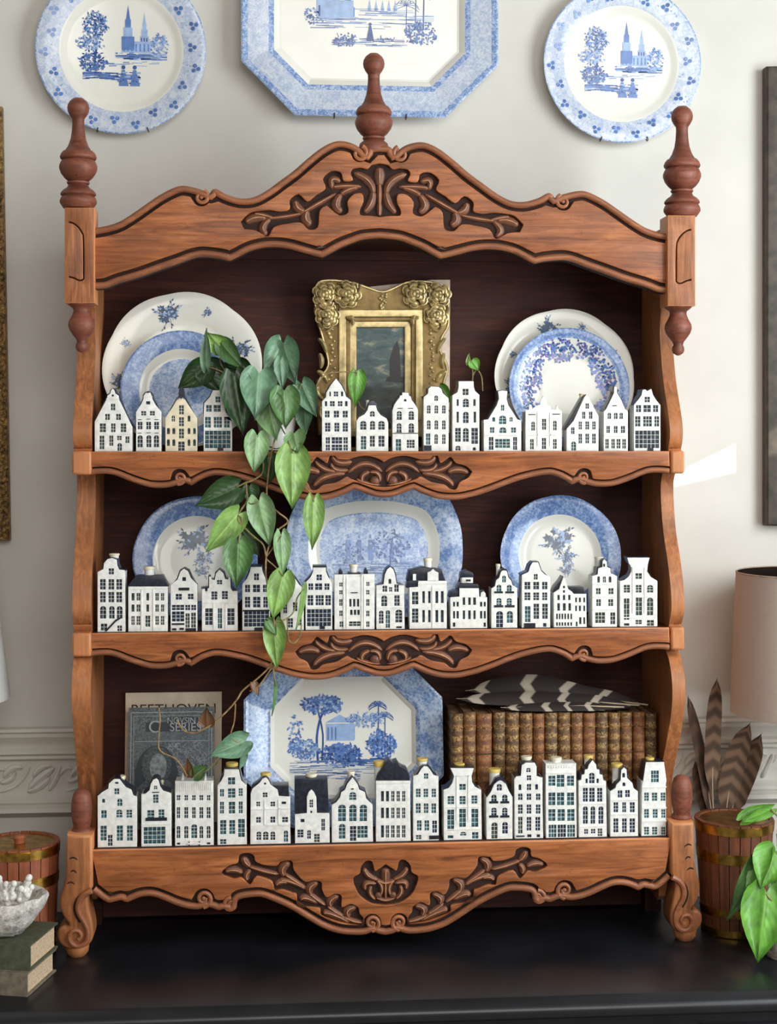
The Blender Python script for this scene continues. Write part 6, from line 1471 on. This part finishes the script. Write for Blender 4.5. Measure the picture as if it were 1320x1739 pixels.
# ================================================================== STAVED KEGS
M['stave'] = wood('red_brown_stave_wood', (72, 40, 26), (104, 58, 38), (126, 76, 52), 'z', edge=.15)
M['stave_copper'] = wood('coppery_stave_wood', (104, 54, 34), (142, 76, 50), (164, 96, 66), 'z', edge=.15)
M['lid_wood'] = wood('keg_lid_wood', (96, 62, 46), (132, 92, 70), (156, 116, 92), 'x', edge=.1)
def keg(px, Y, top_py, rt_px, rb_px, label, mats, n=22):
    s = SC(px, Y); cx = PX(px, Y); zt = P(px, top_py, Y).z; rt, rb = rt_px * s, rb_px * s
    r = thing('staved_keg', label, 'keg', (cx, Y, 0), 'brass-banded wooden kegs on the sideboard')
    rad = lambda z: rb + (rt - rb) * (z / zt)
    for i in range(n):
        a0 = 2 * pi * i / n + .012; a1 = 2 * pi * (i + 1) / n - .012; v = []
        for z in (.0005, zt):
            R0 = rad(z)
            for a in (a0, (a0 + a1) / 2, a1): v.append((cx + R0 * cos(a), Y + R0 * sin(a), z))
            for a in (a1, a0): v.append((cx + (R0 - .008) * cos(a), Y + (R0 - .008) * sin(a), z))
        MB().add(v, [tuple(range(4, -1, -1)), tuple(range(5, 10))] + [(q, (q + 1) % 5, (q + 1) % 5 + 5, q + 5) for q in range(5)]).build('stave', M[mats[0]], r, angle=30)
    for (z0, z1) in ((zt - .018, zt - .0025), (zt - .068, zt - .050), (.036, .050), (.002, .014)):
        MB().lathe([(rad(z1) - .001, z1), (rad(z1) + .0013, z1), (rad(z0) + .0013, z0), (rad(z0) - .001, z0)], (cx, Y, 0), 48).build('brass_band', M['brass'], r, angle=40)
    for z in (zt - .010, zt - .059):
        MB().box(cx - .006 + .3 * rt, cx + .008 + .3 * rt, Y - rad(z) * .955 - .003, Y - rad(z) * .955 + .004, z - .006, z + .006).build('band_clasp', M['brass'], r, smooth=False)
    lid = MB().lathe([(rt - .006, zt - .006), (rt - .0085, zt - .0045), (rt - .010, zt - .012)], (cx, Y, 0), 40)
    lid = MB().lathe([(0, zt - .004), (rt - .014, zt - .004), (rt - .010, zt - .006), (rt - .0085, zt - .02)], (cx, Y, 0), 40).build('lid', M[mats[1]], r, angle=40)
    MB().lathe([(0, zt + .011), (.008, zt + .010), (.011, zt + .006), (.009, zt + .001), (.009, zt - .004)], (cx + (rt * .28 if px > 600 else 0), Y + .0, 0), 16).build('lid_knob', M[mats[0]], r)
keg(1247, .055, 1388, 66, 54, 'red-brown staved keg with brass bands, right of the shelf', ('stave', 'lid_wood'))
keg(33, .045, 1428, 67, 60, 'coppery staved keg with brass bands, left of the shelf', ('stave_copper', 'stave_copper'))

# ================================================================== STANDING PHEASANT FEATHERS behind the right keg
gP = 'pheasant feathers standing behind the right keg'
def stand(pts, W, label, mat, nrm=(0, -1, 0), Y=.178, frac=.38):
    q = [tuple(P(x, y, Y + dy)) for x, y, dy in pts]
    q[0] = (q[0][0], q[0][1], .0006)
    feather(q, W, label, M[mat], nrm, gP, frac=frac)
stand([(1222, 1570, 0), (1210, 1360, 0), (1212, 1240, 0), (1218, 1150, 0)], .034, 'tallest pointed pheasant feather behind the right keg', 'fe_pheasant', (.3, -1, 0))
stand([(1226, 1570, .012), (1208, 1380, .012), (1188, 1270, .012), (1168, 1180, .012)], .026, 'dark pheasant feather leaning left, behind the right keg against the shelf', 'fe_brown', (.5, -1, 0), frac=.30)
stand([(1230, 1570, .004), (1232, 1390, .004), (1250, 1290, .004), (1275, 1226, .004)], .042, 'broad barred pheasant feather leaning right behind the keg', 'fe_pheasant')
stand([(1234, 1570, .018), (1240, 1390, .018), (1266, 1310, .018), (1294, 1244, .018)], .048, 'rightmost wide pheasant feather behind the keg, under the lampshade', 'fe_pheasant')
stand([(1220, 1570, .024), (1206, 1400, .024), (1192, 1340, .024), (1180, 1290, .024)], .030, 'short ragged brown feather behind the keg, lowest of the bunch', 'fe_brown', (.2, -1, 0))

# ================================================================== LAMPS
def shade_mat(name, c):
    t = NT(name); v = t.coord((900, 900, 60)); n = t.noise(v, 1, 2); n2 = t.noise(t.coord((60, 60, 900)), 1, 2)
    m = t.n('ShaderNodeMath', operation='ADD'); t.l(n, m.inputs[0]); t.l(n2, m.inputs[1])
    t.col(t.ramp(m.outputs[0], [(.7, tuple(x * .9 for x in c)), (1.3, c)])); t.set(Roughness=.85); t.bump(m.outputs[0], .2, .0008)
    tr_ = t.n('ShaderNodeBsdfTranslucent'); tr_.inputs['Color'].default_value = lin(c); mx = t.n('ShaderNodeMixShader'); mx.inputs[0].default_value = .5
    t.l(t.b.outputs[0], mx.inputs[1]); t.l(tr_.outputs[0], mx.inputs[2]); t.l(mx.outputs[0], t.t.nodes['Material Output'].inputs[0]); return t.m
def lamp(cx, Y, rt, rb, zt, zb, label, mat, base_mat):
    r = thing('table_lamp', label, 'lamp', (cx, Y, 0), 'table lamps on the sideboard')
    MB().lathe([(rt - .0015, zt - .001), (rt, zt), (rt + .0004, zt - .003), (rb + .0004, zb + .003), (rb, zb), (rb - .0015, zb + .001), (rt - .0015, zt - .001)], (cx, Y, 0), 64).build('lamp_shade', mat, r, angle=50)
    MB().tube([(cx + rt * cos(2 * pi * i / 32), Y + rt * sin(2 * pi * i / 32), zt - .001) for i in range(32)], .0016, 6, True).build('shade_rim', plain('shade_binding', (176, 150, 132), .8), r)
    sp = MB()
    for a in (.3, .3 + 2 * pi / 3, .3 + 4 * pi / 3): sp.tube([(cx, Y, zt - .022), (cx + rt * .5 * cos(a), Y + rt * .5 * sin(a), zt - .020), (cx + rt * cos(a), Y + rt * sin(a), zt - .002)], .0012, 6)
    sp.build('shade_spider', M['brass'], r)
    MB().lathe([(.006, zt - .015), (.006, zb - .03), (.02, zb - .04), (.034, zb * .62), (.046, zb * .4), (.034, zb * .16), (.02, zb * .1), (.05, .02), (.052, .004), (.05, .0005)], (cx, Y, 0), 32).build('lamp_base', base_mat, r, angle=40)
    return r
M['shade_beige'] = shade_mat('beige_linen_shade', (232, 220, 210)); M['shade_white'] = shade_mat('white_linen_shade', (240, 240, 238)); M['shade_glow'] = M['shade_white']
M['lamp_ceramic'] = plain('cream_ceramic', (216, 206, 188), .3)
Yl = .08
xl = PX(1248, Yl); sR = SC(1300, Yl)
lamp(PX(1248 + 128, Yl), Yl, 123 * sR, 133 * sR, P(1300, 972, Yl).z, P(1250, 1212, Yl).z, 'table lamp with beige linen drum shade at the right edge', M['shade_beige'], M['lamp_ceramic'])
Yl2 = .085
zt_ = P(0, 880, Yl2).z; zb_ = P(10, 1186, Yl2).z
rb_ = 118 * SC(0, Yl2); cx_ = PX(16, Yl2) - rb_
lamp(cx_, Yl2, rb_ * .66, rb_, zt_, zb_, 'table lamp with white flared shade at the left edge', M['shade_white'], M['lamp_ceramic'])

# ================================================================== BOOKS, STONE BOWL AND CORAL at the left
M['green_cloth'] = plain('faded_green_cloth', (82, 86, 66), .75, var=.18, nscale=90, bump=.1); M['grey_cloth'] = plain('worn_taupe_cloth', (126, 114, 98), .75, var=.2, nscale=90, bump=.1)
M['page_cream'] = plain('cream_page_edges', (206, 180, 148), .8, var=.15, nscale=260)
def flat_book(corner_px, Y, z0, w, d, h, ang, label, cloth):
    """corner nearest the camera at pixel x; the fore edge faces right"""
    c = PX(corner_px, Y)
    r = thing('stacked_book', label, 'book', (c, Y, z0), None, (0, 0, ang))
    MB().box(-w, 0, 0, d, 0, .0028).build('back_cover', M[cloth], r, smooth=False, local=True)
    MB().box(-w, 0, 0, d, h - .0028, h).build('front_cover', M[cloth], r, smooth=False, local=True)
    MB().box(-w + .004, -.0045, .0045, d - .0045, .0028, h - .0028).build('page_block', M['page_cream'], r, smooth=False, local=True)
    MB().box(-w, -.0008, -.0022, .0008, 0, h).build('spine', M[cloth], r, smooth=False, local=True)
    return r
flat_book(48, -.176, .0004, .16, .115, .037, radians(-14), 'taupe old book at the bottom of the left stack', 'grey_cloth')
flat_book(53, -.168, .0378, .155, .11, .041, radians(-14), 'faded green old book on top of the left stack', 'green_cloth')
zB = .0792
t = NT('rough_white_stone'); n = t.noise(t.coord(), 60, 6, .7); n2 = t.noise(t.coord(), 140, 3, .6); t.col(t.ramp(n, [(.32, (120, 112, 104)), (.48, (196, 190, 182)), (.62, (226, 222, 216))])); t.set(Roughness=.9); t.bump(n2, .7, .004)
bc = PX(-2, -.115)
bw = thing('stone_bowl', 'rough white stone bowl on the green book at the left edge', 'bowl', (bc, -.115, zB))
m = MB(); rn = random.Random(2); seg = 40
prof = [(.020, .0), (.036, .005), (.053, .022), (.066, .042), (.073, .058), (.070, .063), (.062, .060), (.050, .042), (.02, .030), (0, .028)]
for r_, z_ in prof:
    for k_ in range(seg):
        a = 2 * pi * k_ / seg; j = 1 + rn.uniform(-.03, .03); m.v.append((bc + r_ * 1.06 * j * cos(a), -.115 + r_ * .95 * j * sin(a), zB + .0004 + max(0, z_ + (rn.uniform(-.0025, .0025) if z_ > .003 else 0))))
for i in range(len(prof) - 1):
    for k_ in range(seg):
        a = i * seg + k_; b = i * seg + (k_ + 1) % seg; m.f.append((a, b, b + seg, a + seg)); m.mi.append(0)
m.f.append(tuple(range(seg - 1, -1, -1))); m.mi.append(0)
m.build('bowl_body', t.m, bw, angle=60)
M['coral'] = plain('white_coral', (232, 230, 224), .8, var=.08, nscale=150, bump=.4)
co = thing('coral', 'small branching white coral piece in the stone bowl', 'coral', (PX(30, -.125), -.125, zB + .05))
m = MB()
for i in range(16):
    a = rn.uniform(0, 2 * pi); L = rn.uniform(.02, .052); bx_ = PX(28, -.135) + rn.uniform(-.014, .012); p0 = Vector((bx_, -.135 + rn.uniform(-.008, .01), zB + .045))
    p1 = p0 + Vector((.010 * cos(a), .006 * sin(a), L * .6)); p2 = p1 + Vector((.008 * cos(a + .6), .005 * sin(a), L * .5))
    m.tube([tuple(p0), tuple(p1), tuple(p2)], [.005, .0042, .0036], 7); m.ball(tuple(p2), .0052, 8, 6); m.ball(tuple(p1 + Vector((rn.uniform(-.006, .006), -.003, .004))), .0042, 8, 6)
m.ball((PX(28, -.135), -.132, zB + .05), .016, 12, 8, sz=.6)
m.build('coral_branches', M['coral'], co, angle=70)
m = MB()
for i in range(9): m.ball((PX(4, -.14) + rn.uniform(-.02, .016), -.14 + rn.uniform(-.01, .014), zB + .066 + rn.uniform(-.004, .006)), rn.uniform(.006, .010), 8, 6)
tag(m.build('shell_cluster', M['coral']), 'low cluster of white shell pieces in the stone bowl', 'shells')

# ================================================================== PICTURES ON THE WALL
t = NT('carved_dull_gold'); n = t.noise(t.coord(), 70, 5, .65, 1.5); t.col(t.ramp(n, [(.35, (52, 38, 22)), (.5, (124, 96, 52)), (.65, (168, 134, 80))])); t.set(Roughness=.45, Metallic=.5); t.bump(n, .8, .004)
gl = thing('wall_picture', 'gold carved picture frame cut off by the left edge of the wall', 'picture', (PX(-150, WALL_Y - .02), WALL_Y - .014, P(0, 550, WALL_Y).z))
Yp = WALL_Y - .026
a = [XZ(x, y, Yp) for x, y in ((-330, 925), (-345, 176), (2.5, 180), (16, 918))]; b = [XZ(x, y, Yp) for x, y in ((-270, 866), (-284, 238), (-56, 240), (-44, 858))]
panel_obj('frame', [a, b], Yp, WALL_Y - .001, t.m, gl, bevel=.004)
panel_obj('canvas', [b], Yp + .012, WALL_Y - .002, plain('dim_landscape_paint', (96, 92, 70), .6, var=.5, nscale=12), gl)
mb = MB()
for i in range(70):
    f = i / 69; x = 2.5 + 13.5 * f - 7; y = 190 + 720 * f
    p = P(x + 3 * sin(i), y, Yp); mb.ball((p.x, Yp, p.z), .0055, 8, 5, sy=.5)
mb.build('frame_carving', t.m, gl, angle=60)
gr_ = thing('wall_picture', 'dark framed picture cut off by the right edge of the wall', 'picture', (PX(1460, WALL_Y - .02), WALL_Y - .014, P(1400, 550, WALL_Y).z))
Yp = WALL_Y - .030
a = [XZ(x, y, Yp) for x, y in ((1303, 893), (1303, 112), (1680, 104), (1680, 905))]; b = [XZ(x, y, Yp) for x, y in ((1352, 845), (1352, 160), (1630, 156), (1630, 855))]
panel_obj('frame', [a, b], Yp, WALL_Y - .001, plain('dark_bronze_frame', (66, 58, 48), .5, .2, var=.3, nscale=50), gr_, bevel=.004)
panel_obj('canvas', [b], Yp + .012, WALL_Y - .002, plain('dim_portrait_paint', (70, 60, 48), .6, var=.5, nscale=12), gr_)

for o in ROOTS:
    if '_b' in o: del o['_b']
